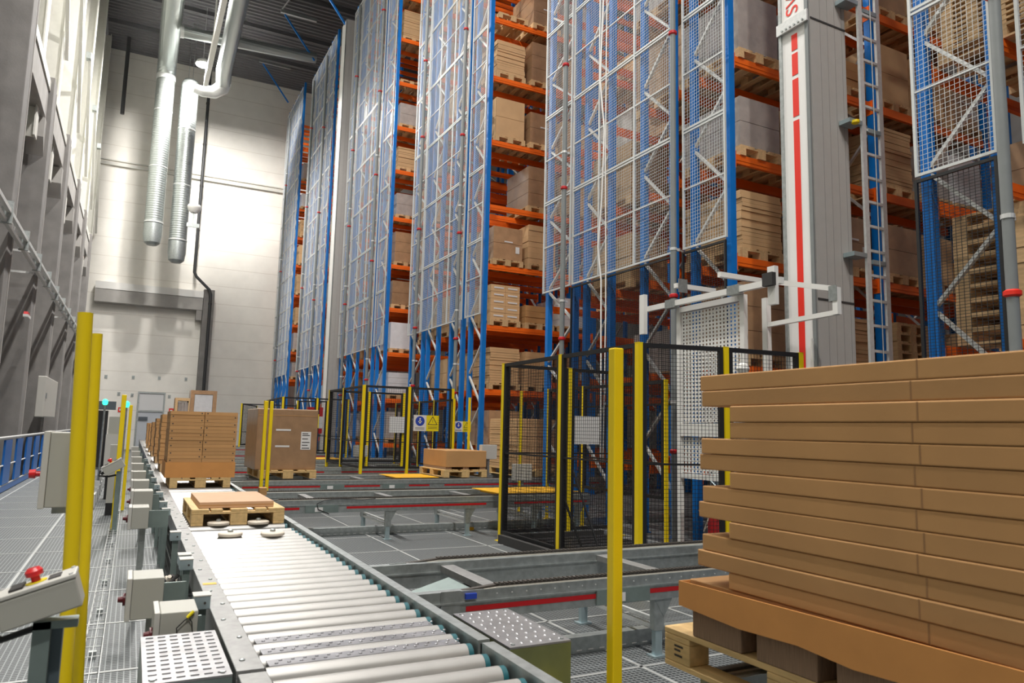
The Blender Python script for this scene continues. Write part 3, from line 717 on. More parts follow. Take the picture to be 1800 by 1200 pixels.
# checker plate step on the left rail
def tread_box(name, label, x0, x1, y0, y1, z, side, studs=(6, 11)):
    t = thing(name, label, 'step', (x0, y0, 0)); w, d = x1-x0, y1-y0
    st = MB().box(0,w,0,d,z-.008,z)
    for i in range(studs[0]):
        for j in range(studs[1]):
            px, py = w*(i+.7)/(studs[0]+.4), d*(j+.7)/(studs[1]+.4)
            if name == 'checker_step': st.lathe([(.010,0),(.007,.003),(.003,.0045)],8,(px+(j%2)*.012,py,z))
            else: st.box(px-.014,px+.014,py-.004,py+.004,z,z+.004)
    part('tread', st, mat('tread_plate_steel',(0.34,0.34,0.35),.38,.55,noise=.15,nscale=10), t)
    part('side_plate', MB().box(0,w,0,.004,.12,z-.009).box(0,.004,.0041,d,.3,z-.009).box(w-.004,w,.0041,d,.12,z-.009), side, t)
    for (px, py) in ((.03,.03),(w-.03,.03),(.03,d-.03),(w-.03,d-.03)): part('screw', MB().lathe([(.009,0),(.009,.005)],8,(px,py,z)), galv, t)
    part('foot', MB().box(.02,.05,.02,.05,0,.119).box(w-.05,w-.02,.02,.05,0,.119).box(.02,.05,d-.05,d-.02,0,.29).box(w-.05,w-.02,d-.05,d-.02,0,.119), galv, t)
    return t
tread_box('punched_step', 'pale punched metal step on the left of the roller conveyor', .10, .385, 2.84, 3.46, .585, greenish)
t = tread_box('checker_step', 'studded checker plate step on the right of the roller conveyor', 1.47, 1.77, 2.80, 3.41, .565, olive, (6, 9))
t = thing('bracket_plate', 'grey green sheet bracket beside the studded checker step', 'bracket', (1.78, 2.72, 0))
part('sheet', MB().box(0,.14,0,.005,0,.36), greenish, t)
for z in (.22,.28): part('bolt', MB().tube([(.12,-.006,z),(.12,-.0005,z)], .01, 8), galv_l, t)
part('yellow_angle', MB().box(-.05,.0,-.16,.0,.28,.36), yellow, t)

# cream discs on the rollers
dm = MB().lathe([(.085,0),(.095,.008),(.095,.024),(.085,.032),(.03,.034)], 28).mesh('disc', cream, True)
hm = MB().lathe([(.022,.034),(.022,.05),(.012,.056)], 12).mesh('hub', galv, True)
for i, (x, y, lb) in enumerate([(.78,6.42,'cream plastic disc lying on the rollers, front left one'), (1.10,6.35,'cream plastic disc lying on the rollers, front right one'),
                                (.76,7.14,'cream plastic disc left under the front pallet'), (1.10,7.12,'cream plastic disc right under the front pallet')]):
    t = thing('plastic_disc', lb, 'disc', (x, y, .562)); put('disc', dm, t); put('hub', hm, t)

# pallets on the main conveyor
big_pallet((.93, 7.72, .561), 'empty-looking front pallet on the rollers carrying one thin carton')
t = thing('flat_carton', 'single thin flat carton lying on the front pallet', 'carton', (.93, 7.76, .7065))
part('carton', MB().box(-.335,.31,-.56,.50,0,.055), mat('cardboard_pink',(0.56,0.35,0.21),.7,noise=.04), t, bevel=.004); part('tape', MB().box(-.335,.31,-.56-.001,-.56,.02,.03), card, t)
big_pallet((.93, 11.93, .561), 'pallet under the tall two-column carton pile')
bx0 = .93
tag(part('cardboard_tray', MB().box(bx0-.47,bx0+.45,11.33,12.5,.706,.715).box(bx0-.47,bx0-.464,11.33,12.5,.7151,.92).box(bx0+.444,bx0+.45,11.33,12.5,.7151,.92).box(bx0-.4639,bx0+.4439,11.33,11.336,.7151,.92), card_tray),
    'brown cardboard tray under the two-column carton pile', 'tray')
bxm = MB().box(0,.443,0,1.10,0,.0488); 
me_b = bxm.mesh('carton', card); hole = MB()
for x, z in ((.035,.027),(.41,.022)): hole.tube([(x,-.0015,z),(x,-.0002,z)], .009, 8)
me_h = [MB().tube([(x,-.0015,.025),(x,-.0002,.025)], .010, 8).mesh('vent_hole', ink) for x in (.035,.41)]
for c in range(2):
    for k in range(18):
        z = .7155 + k*.0512 if k else .7155
        o = thing('carton', f'low brown carton, {"left" if c == 0 else "right"} column of the pallet pile, ' + ('bottom' if k == 0 else 'top' if k == 17 else f'{k+1}th from the bottom'),
                  'carton', (bx0-.452+c*.45+random.uniform(-.002,.002), 11.345+random.uniform(-.004,.004), z), 'low cartons of the two-column pile')
        put('carton_body', me_b, o); put('vent_hole', me_h[(k+c) % 2], o)
# pallets farther along
for i, (y, h, kd) in enumerate([(15.2,.92,'x'),(18.5,.86,'x'),(22.2,.78,'x'),(25.4,.72,'x'),(29.3,.75,'x')]):
    lb = ['second', 'third', 'fourth', 'fifth', 'sixth'][i]
    tag(put('euro_pallet', PSMALL, None, (.93, y+.6, .561)), f'wooden pallet on the roller line under the {lb} brown carton stack', 'pallet')
    tag(put('carton_stack', slabs(h, 12, .008, .86, 1.16, 2).mesh('load', card), None, (.93, y+.6, .7065)), f'brown carton stack, {lb} on the roller line behind the front pile', 'carton stack')

# --- cross conveyors (chain conveyors running towards the racks)
def chain_conv(x0, x1, y0, y1, label, legs, bars, stripes, det=True, boxx=None, ramp=0.5, ztop=.56):
    t = thing('chain_conveyor', label, 'conveyor', (x0, y0, 0)); L = x1-x0; Wd = y1-y0
    for yy, s in ((0, -1), (Wd, 1)):
        a, b = (yy-.012, yy+.055) if s < 0 else (yy-.055, yy+.012)
        part('side_beam', MB().box(0,L,a,b,.475,.535).box(0,L,a-.012,b+.012,.465,.4749).box(0,L,a,b,.372,.4649), galv, t)
        c = MB(); r = ramp
        c.bar((r,yy+.02,.548),(L,yy+.02,.548),.036,.012); 
        if det: c.bar((r,yy+.02,.556),(-.06,yy+.02,.590),.030,.012) if False else c.bar((r,yy+.02,.548),(-.05,yy+.02,.5),.036,.012)
        if det:
            n = int((L-r)/.032)
            for k in range(n): c.box(r+k*.032,r+k*.032+.02,yy-.002,yy+.042,.5541,.560)
        part('chain', c, chainm, t); part('guide_strip', MB().box(r,L,yy-.004,yy+.044,.5351,.5415), guide, t)
        if det: part('ramp_plate', MB().bar((r,yy+.015,.53),(.0,yy+.015,.50),.05,.02), guide, t)
    st = MB()
    for a, b in stripes: st.box(a-x0,b-x0,-.0145,-.0125,.418,.447)
    part('red_stripe', st, red, t)
    for x in bars: part('cross_member', MB().box(x-x0-.05,x-x0+.05,.056,Wd-.056,.47,.515), railm, t, bevel=.003)
    for x in legs:
        for yy, s in ((.02, 1), (Wd-.02, -1)):
            lg = part('leg', MB().box(x-x0-.04,x-x0+.04,yy-.02,yy+.03,.17,.371).prism([(x-x0-.04,.371),(x-x0+.11,.371),(x-x0+.04,.25)],'y',yy-.022,yy-.016), galv, t)
            part('foot', MB().box(x-x0-.028,x-x0+.028,yy-.015,yy+.025,.0,.22).box(x-x0-.055,x-x0+.055,yy-.04,yy+.05,0,.01), galv_b, lg)
        part('leg_brace', MB().bar((x-x0,.05,.18),(x-x0,Wd-.05,.18),.025), galv_l, t)
        part('leg_brace', MB().bar((x-x0,.05,.23),(x-x0,Wd-.05,.23),.025), galv_l, t)
    for xb in (boxx or []):
        m_ = part('junction_plate', MB().box(xb-x0,xb-x0+.42,-.03,-.0146,.38,.47), greenish, t); part('paper_label', MB().box(xb-x0+.12,xb-x0+.22,-.032,-.0305,.39,.445), paper, m_)
    return t
t = chain_conv(1.50, 5.6, 4.0, 4.94, 'near chain conveyor with red stripe, behind the studded step', [3.22, 5.0], [2.05, 3.36, 4.45], [(1.80,2.95),(3.1,3.85),(4.1,5.4)], boxx=[2.7])
part('end_plate', MB().box(.14,.26,-.02,-.0125,.36,.54), galv, t); part('end_plate', MB().box(.14,.26,.92,.928,.36,.54), galv, t)
part('drip_chute', MB().add([(.05,.10,.40),(.05,.55,.40),(.42,.55,.50),(.42,.10,.50)],[(0,1,2,3)]).box(.42,.425,.1,.55,.40,.5), greenish, t)
part('dark_motor', MB().box(.44,.52,.2,.5,.30,.465), black, t); part('blue_block', MB().box(.29,.36,-.03,-.0125,.49,.52), signblue, t)
part('drive_shaft', MB().tube([(3.05,.3,.42),(3.05,.85,.42)], .05, 14), dark, t, True)
dots = MB()
for k in range(30): dots.tube([(.5+k*.1,-.014,.505),(.5+k*.1,-.0121,.505)], .005, 6)
part('rivets', dots, galv_l, t)
chain_conv(1.50, 6.3, 9.5, 10.68, 'second chain conveyor from the camera, with a yellow plate', [3.12, 4.28, 5.35, 6.1], [2.2, 3.3, 4.5, 6.2], [(1.6,1.95),(2.55,4.55),(5.0,6.25)], boxx=[2.02], ramp=.2)
chain_conv(1.50, 9.2, 12.9, 14.25, 'third chain conveyor, under the film-wrapped pallet load', [2.6, 4.6, 6.5, 8.5], [2.0, 3.0, 3.9, 6.0, 7.4], [(1.7,3.0),(3.2,4.05),(4.6,5.0),(5.3,8.8)], boxx=[4.1, 2.98], ramp=.2, det=False)
chain_conv(1.50, 6.3, 17.0, 18.5, 'fourth chain conveyor, beyond the film-wrapped load', [3, 5, 6.1], [2.5, 4, 5.5], [(1.7,4.0),(4.4,6.25)], ramp=.2, det=False)
chain_conv(1.50, 9.2, 20.6, 22.1, 'fifth chain conveyor, between the middle fence cages', [3, 5, 7, 9], [2.5, 4, 5.5], [(1.7,8.8)], ramp=.2, det=False)
chain_conv(1.50, 6.3, 26.0, 27.7, 'sixth chain conveyor, at the far fence cages', [3, 5, 6.1], [2.5, 4, 5.5], [(1.7,6.25)], ramp=.2, det=False)
chain_conv(1.50, 6.3, 32.5, 34.2, 'farthest chain conveyor towards the end wall', [3, 5, 6.1], [2.5, 4, 5.5], [(1.7,6.25)], ramp=.2, det=False)
t = chain_conv(2.02, 4.6, 1.35, 2.25, 'chain conveyor under the large carton stack at the right', [2.5, 4.2], [3.0], [(2.2,4.4)], ramp=.1, det=False)
part('red_lamp', MB().lathe([(.008,0),(.01,.01),(.004,.018)],8,(.02,.72,.535)), redglow, t)
for i, (x0, x1, y0, y1, lb) in enumerate([(4.8,6.2,9.62,10.55,'yellow steel plate set between the chains of the second conveyor'), (4.4,5.25,13.05,14.1,'yellow steel plate set between the chains of the third conveyor'),(3.6,5.4,20.75,21.9,'yellow edged plate on the fifth chain conveyor')]):
    tag(part('yellow_plate', MB().box(x0,x1,y0,y1,.556,.566).box(x0+.1,x0+.14,y0+.1,y1-.1,.516,.5555).box(x1-.14,x1-.1,y0+.1,y1-.1,.516,.5555), yplate), lb, 'plate')
# floor channels under the conveyors
for i, (x0, x1, y, lb) in enumerate([(1.9,8.5,10.02,'low galvanised channel on the grating under the second chain conveyor'),(2.2,5.6,4.26,'low galvanised channel on the grating under the near chain conveyor')]):
    t = thing('floor_channel', lb, 'channel', (x0, y, 0)); L = x1-x0
    part('channel', MB().box(0,L,0,.08,0,.11), galv, t, bevel=.004); s = MB()
    for k in range(int(L/.09)): s.box(k*.09,k*.09+.04,-.0015,-.0002,.02,.028)
    part('slots', s, paper, t)
    part('yellow_clip', MB().box(L*.4,L*.4+.06,-.03,-.002,0,.04), yplate, t)

# loads on cross conveyors
def wrapped(x, y, w, d, h, label, m_=wrapb, lay=1):
    t = thing('wrapped_carton', label, 'wrapped carton', (x, y, .7065))
    bb = part('body', MB().box(-w/2,w/2,-d/2,d/2,0,h), m_, t, bevel=.02)
    return t
big_pallet((2.45, 13.72, .563), 'pallet under the tall film-wrapped carton', sx=1.2)
t = wrapped(2.42, 13.75, 1.03, 1.3, 1.05, 'tall brown film-wrapped carton with white shipping label behind two yellow poles')
part('shipping_label', MB().box(.23,.40,-.654,-.651,.35,.66), paper, t); lm = MB()
for k, z in enumerate((.37,.42,.47,.53,.59,.62)): lm.box(.25,.38-(k%2)*.03,-.656,-.6545,z,z+.014)
part('label_print', lm, ink, t); part('tape', MB().box(-.2,.05,-.654,-.651,.67,.70).box(-.2,.04,-.654,-.651,.39,.42), paper, t)
part('lid_fold', MB().box(-.5,.5,-.653,-.651,.93,.94), card, t)
big_pallet((5.75, 13.6, .563), 'pallet in the centre under a plain low brown carton', sx=1.12, rz=0)
t = thing('carton', 'plain low brown carton on the centre pallet', 'carton', (5.78, 13.6, .7065))
part('carton_body', MB().box(-.42,.42,-.62,.62,.05,.36), card, t, bevel=.005); part('runner', MB().box(-.42,-.3,-.6,.6,0,.049).box(-.06,.06,-.6,.6,0,.049).box(.3,.42,-.6,.6,0,.049), card_dk, t)
big_pallet((7.4, 13.7, .563), 'pallet under the layered carton stack behind the black fence', sx=1.2)
tag(put('carton_stack', slabs(1.02, 22, .006, .98, 1.3, 3).mesh('load', card_l), None, (7.42, 13.72, .7065)), 'tall layered carton stack behind the nearest black fence cage', 'carton stack')
sp = MB()
for k in range(5): sp.box(-.045,.045,-.07,.07,k*.02,k*.02+.017)
tag(put('wooden_pads', sp.mesh('wooden_pads', card), None, (1.58, 10.05, .5615)), 'little pile of brown pads on the end of the second chain conveyor', 'pads')
t = thing('loose_cable', 'thin black cable looping over the front beam of the second chain conveyor', 'cable', (2.3, 9.46, .38))
part('cable', MB().tube([(.02,0,-.02),(-.12,0,.04),(-.14,0,.11),(-.05,.0,.155),(.15,0,.165),(.45,.0,.15),(.62,.0,.16)], .006, 8), black, t, True)
t = thing('framed_load', 'tall white film-wrapped load in a brown frame near the end wall', 'wrapped load', (2.1, 33.2, .58))
part('white_load', MB().box(.16,.86,0,1.1,0,2.1), wrapw, t); part('frame', MB().box(0,.15,-.02,1.1,0,2.28).box(.87,1.02,-.02,1.1,0,2.28).box(.1501,.8699,-.02,1.1,2.12,2.28), wrapb, t)
t = thing('framed_load', 'smaller slatted load in a brown frame left of the white wrapped one', 'wrapped load', (1.5, 32.6, .58))
part('slats', MB().box(.25,.33,0,.05,0,1.8).box(.36,.44,0,.05,0,1.8).box(.12,.5,.06,.9,0,1.75), wrapg, t); part('frame', MB().box(0,.1,-.02,.9,0,1.92).box(.5,.55,-.02,.9,0,1.92).box(.1001,.4999,-.02,.9,1.8,1.92), wood, t)

# ================================================================== NEAR CARTON STACK (right)
SX = 1.95
pal = big_pallet((SX+.4, 2.39-.6, .5615), 'large near wooden pallet at the lower right corner under the carton stack')
for k, (w_, z_) in enumerate(((.05, .085), (.035, .07), (.045, .05))): part('stamp', MB().box(-.4008,-.4002,.60-.06-w_,.60-.06,z_-.004,z_+.004), ink, pal)
t = thing('cardboard_tray', 'orange-brown cardboard tray under the large carton stack at the right', 'tray', (SX, 0, 0))
part('front_wall', MB().add([(-.035,2.262,.905),(-.035,1.0,.925),(-.035,1.0,.80),(-.035,1.15,.80),(-.035,1.3,.805),(-.035,1.5,.795),(-.035,1.7,.81),(-.035,1.95,.80),(-.035,2.262,.815),
     (-.029,2.262,.905),(-.029,1.0,.925),(-.029,1.0,.80),(-.029,1.15,.80),(-.029,1.3,.805),(-.029,1.5,.795),(-.029,1.7,.81),(-.029,1.95,.80),(-.029,2.262,.815)],
     [tuple(range(9)), tuple(range(17,8,-1))]+[(i,(i+1)%9,9+(i+1)%9,9+i) for i in range(9)]), card_tray, t)
part('end_wall', MB().box(-.0289,.8,2.256,2.262,.815,.905), card_tray, t); part('floor_sheet', MB().box(-.0289,.8,1.0,2.2559,.815,.822), card_tray, t)
for k in range(4):
    y1 = 2.225-k*.32
    tag(part('cardboard_spacer', MB().box(SX+.0,SX+.78,y1-.25,y1,.7065,.7985), card_dk, bevel=.004), 'grey-brown ribbed cardboard spacer between pallet and tray, ' + ['leftmost','second from left','third from left','nearest the camera'][k], 'spacer', 'ribbed spacers on the near pallet')
ends = [2.175,2.165,2.012,2.015,2.168,2.18,2.02,2.165,2.185,2.025,2.17,2.19,2.035]
NB = len(ends); zb = .905 - .045; dz = (1.692-.915)/NB
ordn = ['topmost','second from the top','third from the top','fourth from the top','fifth from the top','sixth from the top','seventh from the top','eighth from the top','ninth from the top','tenth from the top','eleventh from the top','twelfth from the top','thirteenth from the top, lowest visible']
for i, e in enumerate(ends):
    z1 = 1.690 - i*dz; z0 = z1-dz+.0018; xo = random.uniform(-.004,.004)
    t = thing('flat_carton', 'wide flat brown carton of the big right-hand stack, ' + ordn[i], 'carton', (SX+xo, 0, z0), 'flat cartons of the big right-hand stack')
    part('carton_body', MB().box(0,.8,e-1.3,e,0,z1-z0), card, t, bevel=.004)
    part('fold_crease', MB().box(-.0008,-.0001,1.285+(i%2)*.02,1.29+(i%2)*.02,.002,z1-z0-.002), crease, t)
t = tag(part('flat_carton', MB().box(SX+.01,SX+.79,.95,2.25,.8225,1.690-NB*dz-.001), card, bevel=.004), 'lowest flat brown carton sunk inside the orange-brown tray', 'carton', 'flat cartons of the big right-hand stack')

# ================================================================== FENCES
def post(x, y, h, label, s=.06, group='yellow fence posts', z0=0.0, bracket=False, dy=0.0):
    t = thing('fence_post', label, 'post', (x, y, z0), group); part('post', MB().box(-s/2,s/2,-s/2,s/2,.008,h), yellow, t, bevel=.003)
    part('base_plate', MB().box(-.06,.06,-.06,.06,0,.008), yellow if not bracket else galv, t); part('top_cap', MB().box(-s/2-.001,s/2+.001,-s/2-.001,s/2+.001,h+.0002,h+.008), yellow, t)
    return t
def fpanel(p, q, h, label, z0=None, group='black wire fence panels', det=True):
    if z0 is None: z0 = .12 if det else .62
    p = Vector((*p, 0)); q = Vector((*q, 0)); d = (q-p); L = d.length; a = math.atan2(d.y, d.x) - PI/2
    t = thing('wire_fence', label, 'fence panel', p, group, a)
    o = wire_panel(.055, L-.055, z0, h, 0, 'wire_mesh', .04 if det else .05, .0035, black, .045, black, False, parent=t, hpitch=.04 if det else .05)
    part('mid_rail', MB().box(-.012,.012,.08,L-.08,h*.49,h*.49+.02), black, t)
def run(pts, h, who, s=.06, det=True, z0=None, skip=()):
    if z0 is None: z0 = .12 if det else .62
    for i, pt in enumerate(pts):
        post(pt[0], pt[1], h, f'yellow steel post {who}, ' + ['first', 'second', 'third', 'fourth', 'fifth', 'sixth', 'seventh', 'eighth','ninth','tenth','eleventh','twelfth'][i] + ' along it', s)
        if i and i not in skip: fpanel(pts[i-1], pt, h-.02, f'black wire fence panel {who}, panel ' + ['','one','two','three','four','five','six','seven','eight','nine','ten','eleven'][i], z0, det=det)
run([(4.51,5.92),(4.51,7.42),(4.51,8.93)], 2.38, 'on the left side of the nearest cage')
run([(5.45,5.69),(6.43,5.58)], 2.38, 'on the front of the nearest cage')
fpanel((4.51,5.92),(5.45,5.69), 2.36, 'black wire fence panel on the front of the nearest cage, left of the perforated screen')
run([(5.56,8.93)], 2.38, 'on the rear of the nearest cage'); fpanel((5.56,8.93),(6.33,8.93), 2.36, 'black wire fence panel on the rear of the nearest cage, right one'); fpanel((4.51,8.93),(5.56,8.93), 2.36, 'black wire fence panel on the rear of the nearest cage, leftmost')
# black platform in the nearest cage
t = thing('black_platform', 'black steel ramp platform on the floor inside the nearest fence cage', 'platform', (4.42, 6.6, 0))
part('kerb', MB().box(-.04,.02,-.6,2.15,0,.11), dark, t); part('kerb', MB().box(.16,1.6,2.09,2.15,0,.11), dark, t); pl = MB()
for k in range(12): pl.box(.16,1.6,-.5+k*.215,-.35+k*.215,.04,.06)
part('slats', pl, black, t)
part('stay', MB().bar((.11,.95,.95),(.16,.35,.06),.02), black, t)
part('stay', MB().bar((.95,1.9,.95),(.95,1.3,.06),.02), black, t)
run([(6.4,7.8),(6.4,8.85),(6.4,9.85),(6.4,10.95),(6.4,11.95)], 2.2, 'in front of the near-mast rack', .045, False, skip=(4,))
run([(4.42,15.5),(4.4,17.1),(4.38,18.4)], 2.38, 'on the left side of the second cage', det=False)
run([(5.42,15.4),(6.42,15.3)], 2.38, 'on the front of the second cage', det=False); fpanel((4.42,15.5),(5.42,15.4), 2.36, 'black wire fence panel on the front of the second cage, leftmost', det=False)
run([(5.36,18.3),(6.3,18.3)], 2.38, 'on the rear of the second cage', det=False); fpanel((4.38,18.4),(5.36,18.3), 2.36, 'black wire fence panel on the rear of the second cage, leftmost', det=False)
run([(6.4,14.3),(6.4,15.15),(6.4,16.35),(6.4,17.35),(6.4,18.4),(6.4,19.2)], 2.15, 'in front of the centre rack', .045, False, skip=(1,))
run([(4.22,23.95),(4.32,27.2),(4.35,28.4)], 2.38, 'on the left side of the third cage', det=False)
run([(5.3,23.95),(6.32,23.95)], 2.38, 'on the front of the third cage', det=False); fpanel((4.22,23.95),(5.3,23.95), 2.36, 'black wire fence panel on the front of the third cage, leftmost', det=False)
run([(5.28,27.0),(6.2,26.3)], 2.38, 'on the rear of the third cage', det=False)
run([(4.15,33.3),(5.2,36.3)], 2.38, 'on the farthest cage near the end wall', det=False)
run([(4.15,33.35),(5.4,33.3),(6.5,33.3)][1:], 2.38, 'on the front of the farthest cage', det=False); fpanel((4.15,33.3),(5.4,33.3), 2.36, 'black wire fence panel on the front of the farthest cage, leftmost', det=False)

# muting / guard poles
def pole(x, y, h, s, label):
    t = thing('guard_pole', label, 'post', (x, y, 0)); part('pole', MB().box(-s/2,s/2,-s/2,s/2,.01,h), yellow, t, bevel=.006, smooth=False); part('base_plate', MB().box(-.055,.055,-.055,.055,0,.0095), galv, t); return t
pole(1.90, 2.66, 1.84, .05, 'tall yellow pole standing before the near chain conveyor')
pole(1.82, 11.75, 1.84, .05, 'left of two yellow poles in front of the film-wrapped carton')
pole(1.92, 11.85, 1.84, .05, 'right of two yellow poles in front of the film-wrapped carton')
def rpole(x, y, h, r, label):
    t = thing('guard_pole', label, 'post', (x, y, 0)); part('pole', MB().tube([(.06,0,.01),(0,0,h)],r,20), yellow, t, smooth=True); part('base_plate', MB().box(-.01,.13,-.07,.07,0,.0095), galv, t)
rpole(-.175, 2.95, 1.84, .0245, 'taller and nearer of the paired yellow poles at the left')
rpole(-.165, 3.63, 1.84, .0225, 'lower and farther of the paired yellow poles at the left')
pole(-.12, 11.5, 1.84, .06, 'yellow pole beside the distant tilted control box'); pole(-.03, 13.9, 1.75, .05, 'slanting-topped yellow pole farther along the walkway edge')

# ================================================================== CONTROLS AND MOTOR BOXES
def tilt_box(x, y, z, s, label, rot, post_h):
    t = thing('control_box', label, 'control box', (x, y, z))
    h = D.objects.new('tilted_case', None)
    R = Matrix.Rotation(rot, 4, 'Y')
    def tr(mb): mb.v = [tuple(R @ Vector(v)) for v in mb.v]; return mb
    part('case', tr(MB().box(-.095*s,.095*s,-.06*s,.06*s,-.045*s,.033*s)), boxgrey, t, bevel=.004)
    part('lid', tr(MB().box(-.097*s,.097*s,-.062*s,.062*s,.034*s,.046*s)), boxlight, t, bevel=.003)
    part('yellow_ring', tr(MB().lathe([(.026*s,.0465*s),(.026*s,.049*s)],20,(-.0*s,0,0))), signyel, t)
    part('stop_button', tr(MB().lathe([(.011*s,.0495*s),(.011*s,.062*s),(.021*s,.066*s),(.022*s,.078*s),(.015*s,.087*s)],20,(-.0*s,0,0))), redk, t, True)
    part('front_panel', tr(MB().box(-.06*s,-.028*s,-.04*s,.04*s,.0465*s,.052*s).box(.03*s,.06*s,-.03*s,.03*s,.0465*s,.049*s)), dark, t)
    sc = MB()
    for a in (-.086,.086):
        for b in (-.05,.05): sc.lathe([(.006*s,.0462*s),(.005*s,.050*s)],10,(a*s,b*s,0))
    part('screws', tr(sc), galv_l, t)
    part('cable_gland', tr(MB().tube([(-.096*s,0,-.01*s),(-.125*s,0,-.012*s)], .014*s, 10)), dark, t)
    return t
tb = tilt_box(-.175, 2.3, 1.0, .95, 'near tilted grey control box with red stop button at the left edge', math.radians(-17), 0)
part('bracket', MB().box(-.01,.09,-.02,.03,-.075,-.055).box(-.01,.03,-.02,.03,-.9,-.056), greenish, tb)
part('stand', MB().box(.005,.055,.031,.08,-1.0,-.08), mat('stand_blue_grey',(0.13,0.17,0.19),.45,.5), tb)
part('cable', MB().tube([(-.11,0,.04),(-.16,.02,-.01),(-.16,.03,-.07),(-.08,.04,-.105),(-.01,.05,-.085),(.01,.05,-.09)], .009, 8), black, tb, True)
t2 = tilt_box(-.17, 11.15, .87, 1.35, 'distant tilted grey control box with red button beside yellow pole', math.radians(-30), 0)
part('stand', MB().box(.04,.1,-.03,.03,-.87,-.06), greenish, t2); part('cable', MB().tube([(-.15,0,-.05),(-.16,0,-.12),(-.05,0,-.13),(.04,0,-.11)], .012, 8), dark, t2, True)
# upright cabinet beside the poles
t = thing('switch_cabinet', 'grey cabinet with red stop knob behind the paired yellow poles', 'cabinet', (-.33, 3.72, 1.09))
part('case', MB().box(.025,.16,0,.2,0,.32), boxgrey, t, bevel=.004); part('lid', MB().box(0,.024,-.004,.204,-.004,.324), boxlight, t, bevel=.003)
part('stop_knob', MB().tube([(-.001,.05,.14),(-.02,.05,.14),(-.021,.05,.14),(-.045,.05,.14)], [.012,.012,.02,.018], 16), redk, t, True)
part('mounting_arm', MB().box(.05,.18,.05,.07,-.03,-.001).box(.15,.18,.05,.08,-1.09,-.031), galv, t)
# motor boxes along the conveyor
def motor_box(x, y, z, w, h, label, knob=True, s=1.0):
    t = thing('motor_box', label, 'electrical box', (x, y, z), 'grey motor boxes along the roller conveyor')
    part('case', MB().box(.024,w,0,.24*s,0,h), boxgrey, t, bevel=.004); part('lid', MB().box(0,.023,-.003,.243*s,-.003,h+.003), boxlight, t, bevel=.003)
    if knob: part('switch_knob', MB().tube([(-.001,.07,h*.45),(-.012,.07,h*.45),(-.013,.07,h*.45),(-.035,.07,h*.45)], [.03,.03,.015,.012], 14), mat('dark_red',(0.10,0.005,0.01),.4), t, True)
    part('mounting_plate', MB().box(w+.001,max(w+.02,.31-x),.06,.075,.0,h*.8), greenish, t)
    part('support', MB().box(w*.6,w*.6+.04,.08,.12,-z,-.001), galv, t)
    return t
motor_box(.04, 4.10, .505, .165, .195, 'grey motor box with dark red switch, second from the punched step')
mb2 = motor_box(.15, 3.58, .46, .175, .185, 'grey motor box directly behind the punched step, with looped sensor cable')
part('sensor_cable', MB().tube([(.155,-.006,.17),(.12,-.012,.15),(.09,-.012,.12),(.095,-.012,.09),(.13,-.012,.075),(.155,-.012,.10),(.15,-.012,.14),(.14,-.01,.155)], .0025, 6), black, mb2, True)
part('yellow_plug', MB().tube([(.13,-.01,.16),(.155,-.008,.185)], .007, 8), signyel, mb2)
motor_box(.03, 6.3, .66, .14, .16, 'grey motor box left of the front pallet with black switch')
for i, (y, z) in enumerate([(8.4,.62),(10.2,.6),(12.4,.58),(14.8,.58),(17.6,.58),(21,.58),(25,.58)]):
    motor_box(.05, y, z-.05, .2, .2, 'grey motor box at the conveyor edge, ' + ['fourth','fifth','sixth','seventh','eighth','ninth','tenth'][i] + ' from the camera', i < 2, 1.2)
def sensor(x, y, z, label, l=.09):
    t = thing('sensor_housing', label, 'sensor', (x, y, z), 'pale sensor housings on the left rail')
    part('housing', MB().box(0,.075,0,l,0,.06), galv_b, t, bevel=.003); part('lid', MB().box(-.002,.077,-.002,l+.002,.0605,.066), boxlight, t); part('screw', MB().tube([(.05,-.003,.03),(.05,-.0005,.03)], .006, 8), ink, t)
    part('stem', MB().box(.02,.06,.02,.05,-z,-.0005), greenish, t)
sensor(.325, 3.85, .585, 'pale sensor housing on the left rail next to the looped cable')
sensor(.325, 4.95, .575, 'pale sensor housing on the left rail, second from the camera', .1); sensor(.325, 5.12, .575, 'pale sensor housing on the left rail directly behind the second', .1)
for i, y in enumerate((6.2, 7.9, 8.6, 9.8, 11, 12.4, 14.2, 16.4, 19)): sensor(.325, y, .575, 'small pale sensor housing on the left rail, ' + ['fourth','fifth','sixth','seventh','eighth','ninth','tenth','eleventh','twelfth'][i] + ' from the camera')
t = thing('hose_cluster', 'brass fittings and black hoses under the left rail', 'hoses', (.3, 5.2, .3))
for k in range(8): part('fitting', MB().tube([(random.uniform(-.03,.05),random.uniform(-.1,.2),random.uniform(.05,.22)), (random.uniform(-.03,.05),random.uniform(-.1,.2),random.uniform(.05,.22))], .012, 8), cream if k % 2 else dark, t, True)
part('hose', MB().tube([(0,0,.1),(.02,-.2,.02),(.05,-.3,.1),(.04,-.1,.2)], .01, 8), black, t, True)
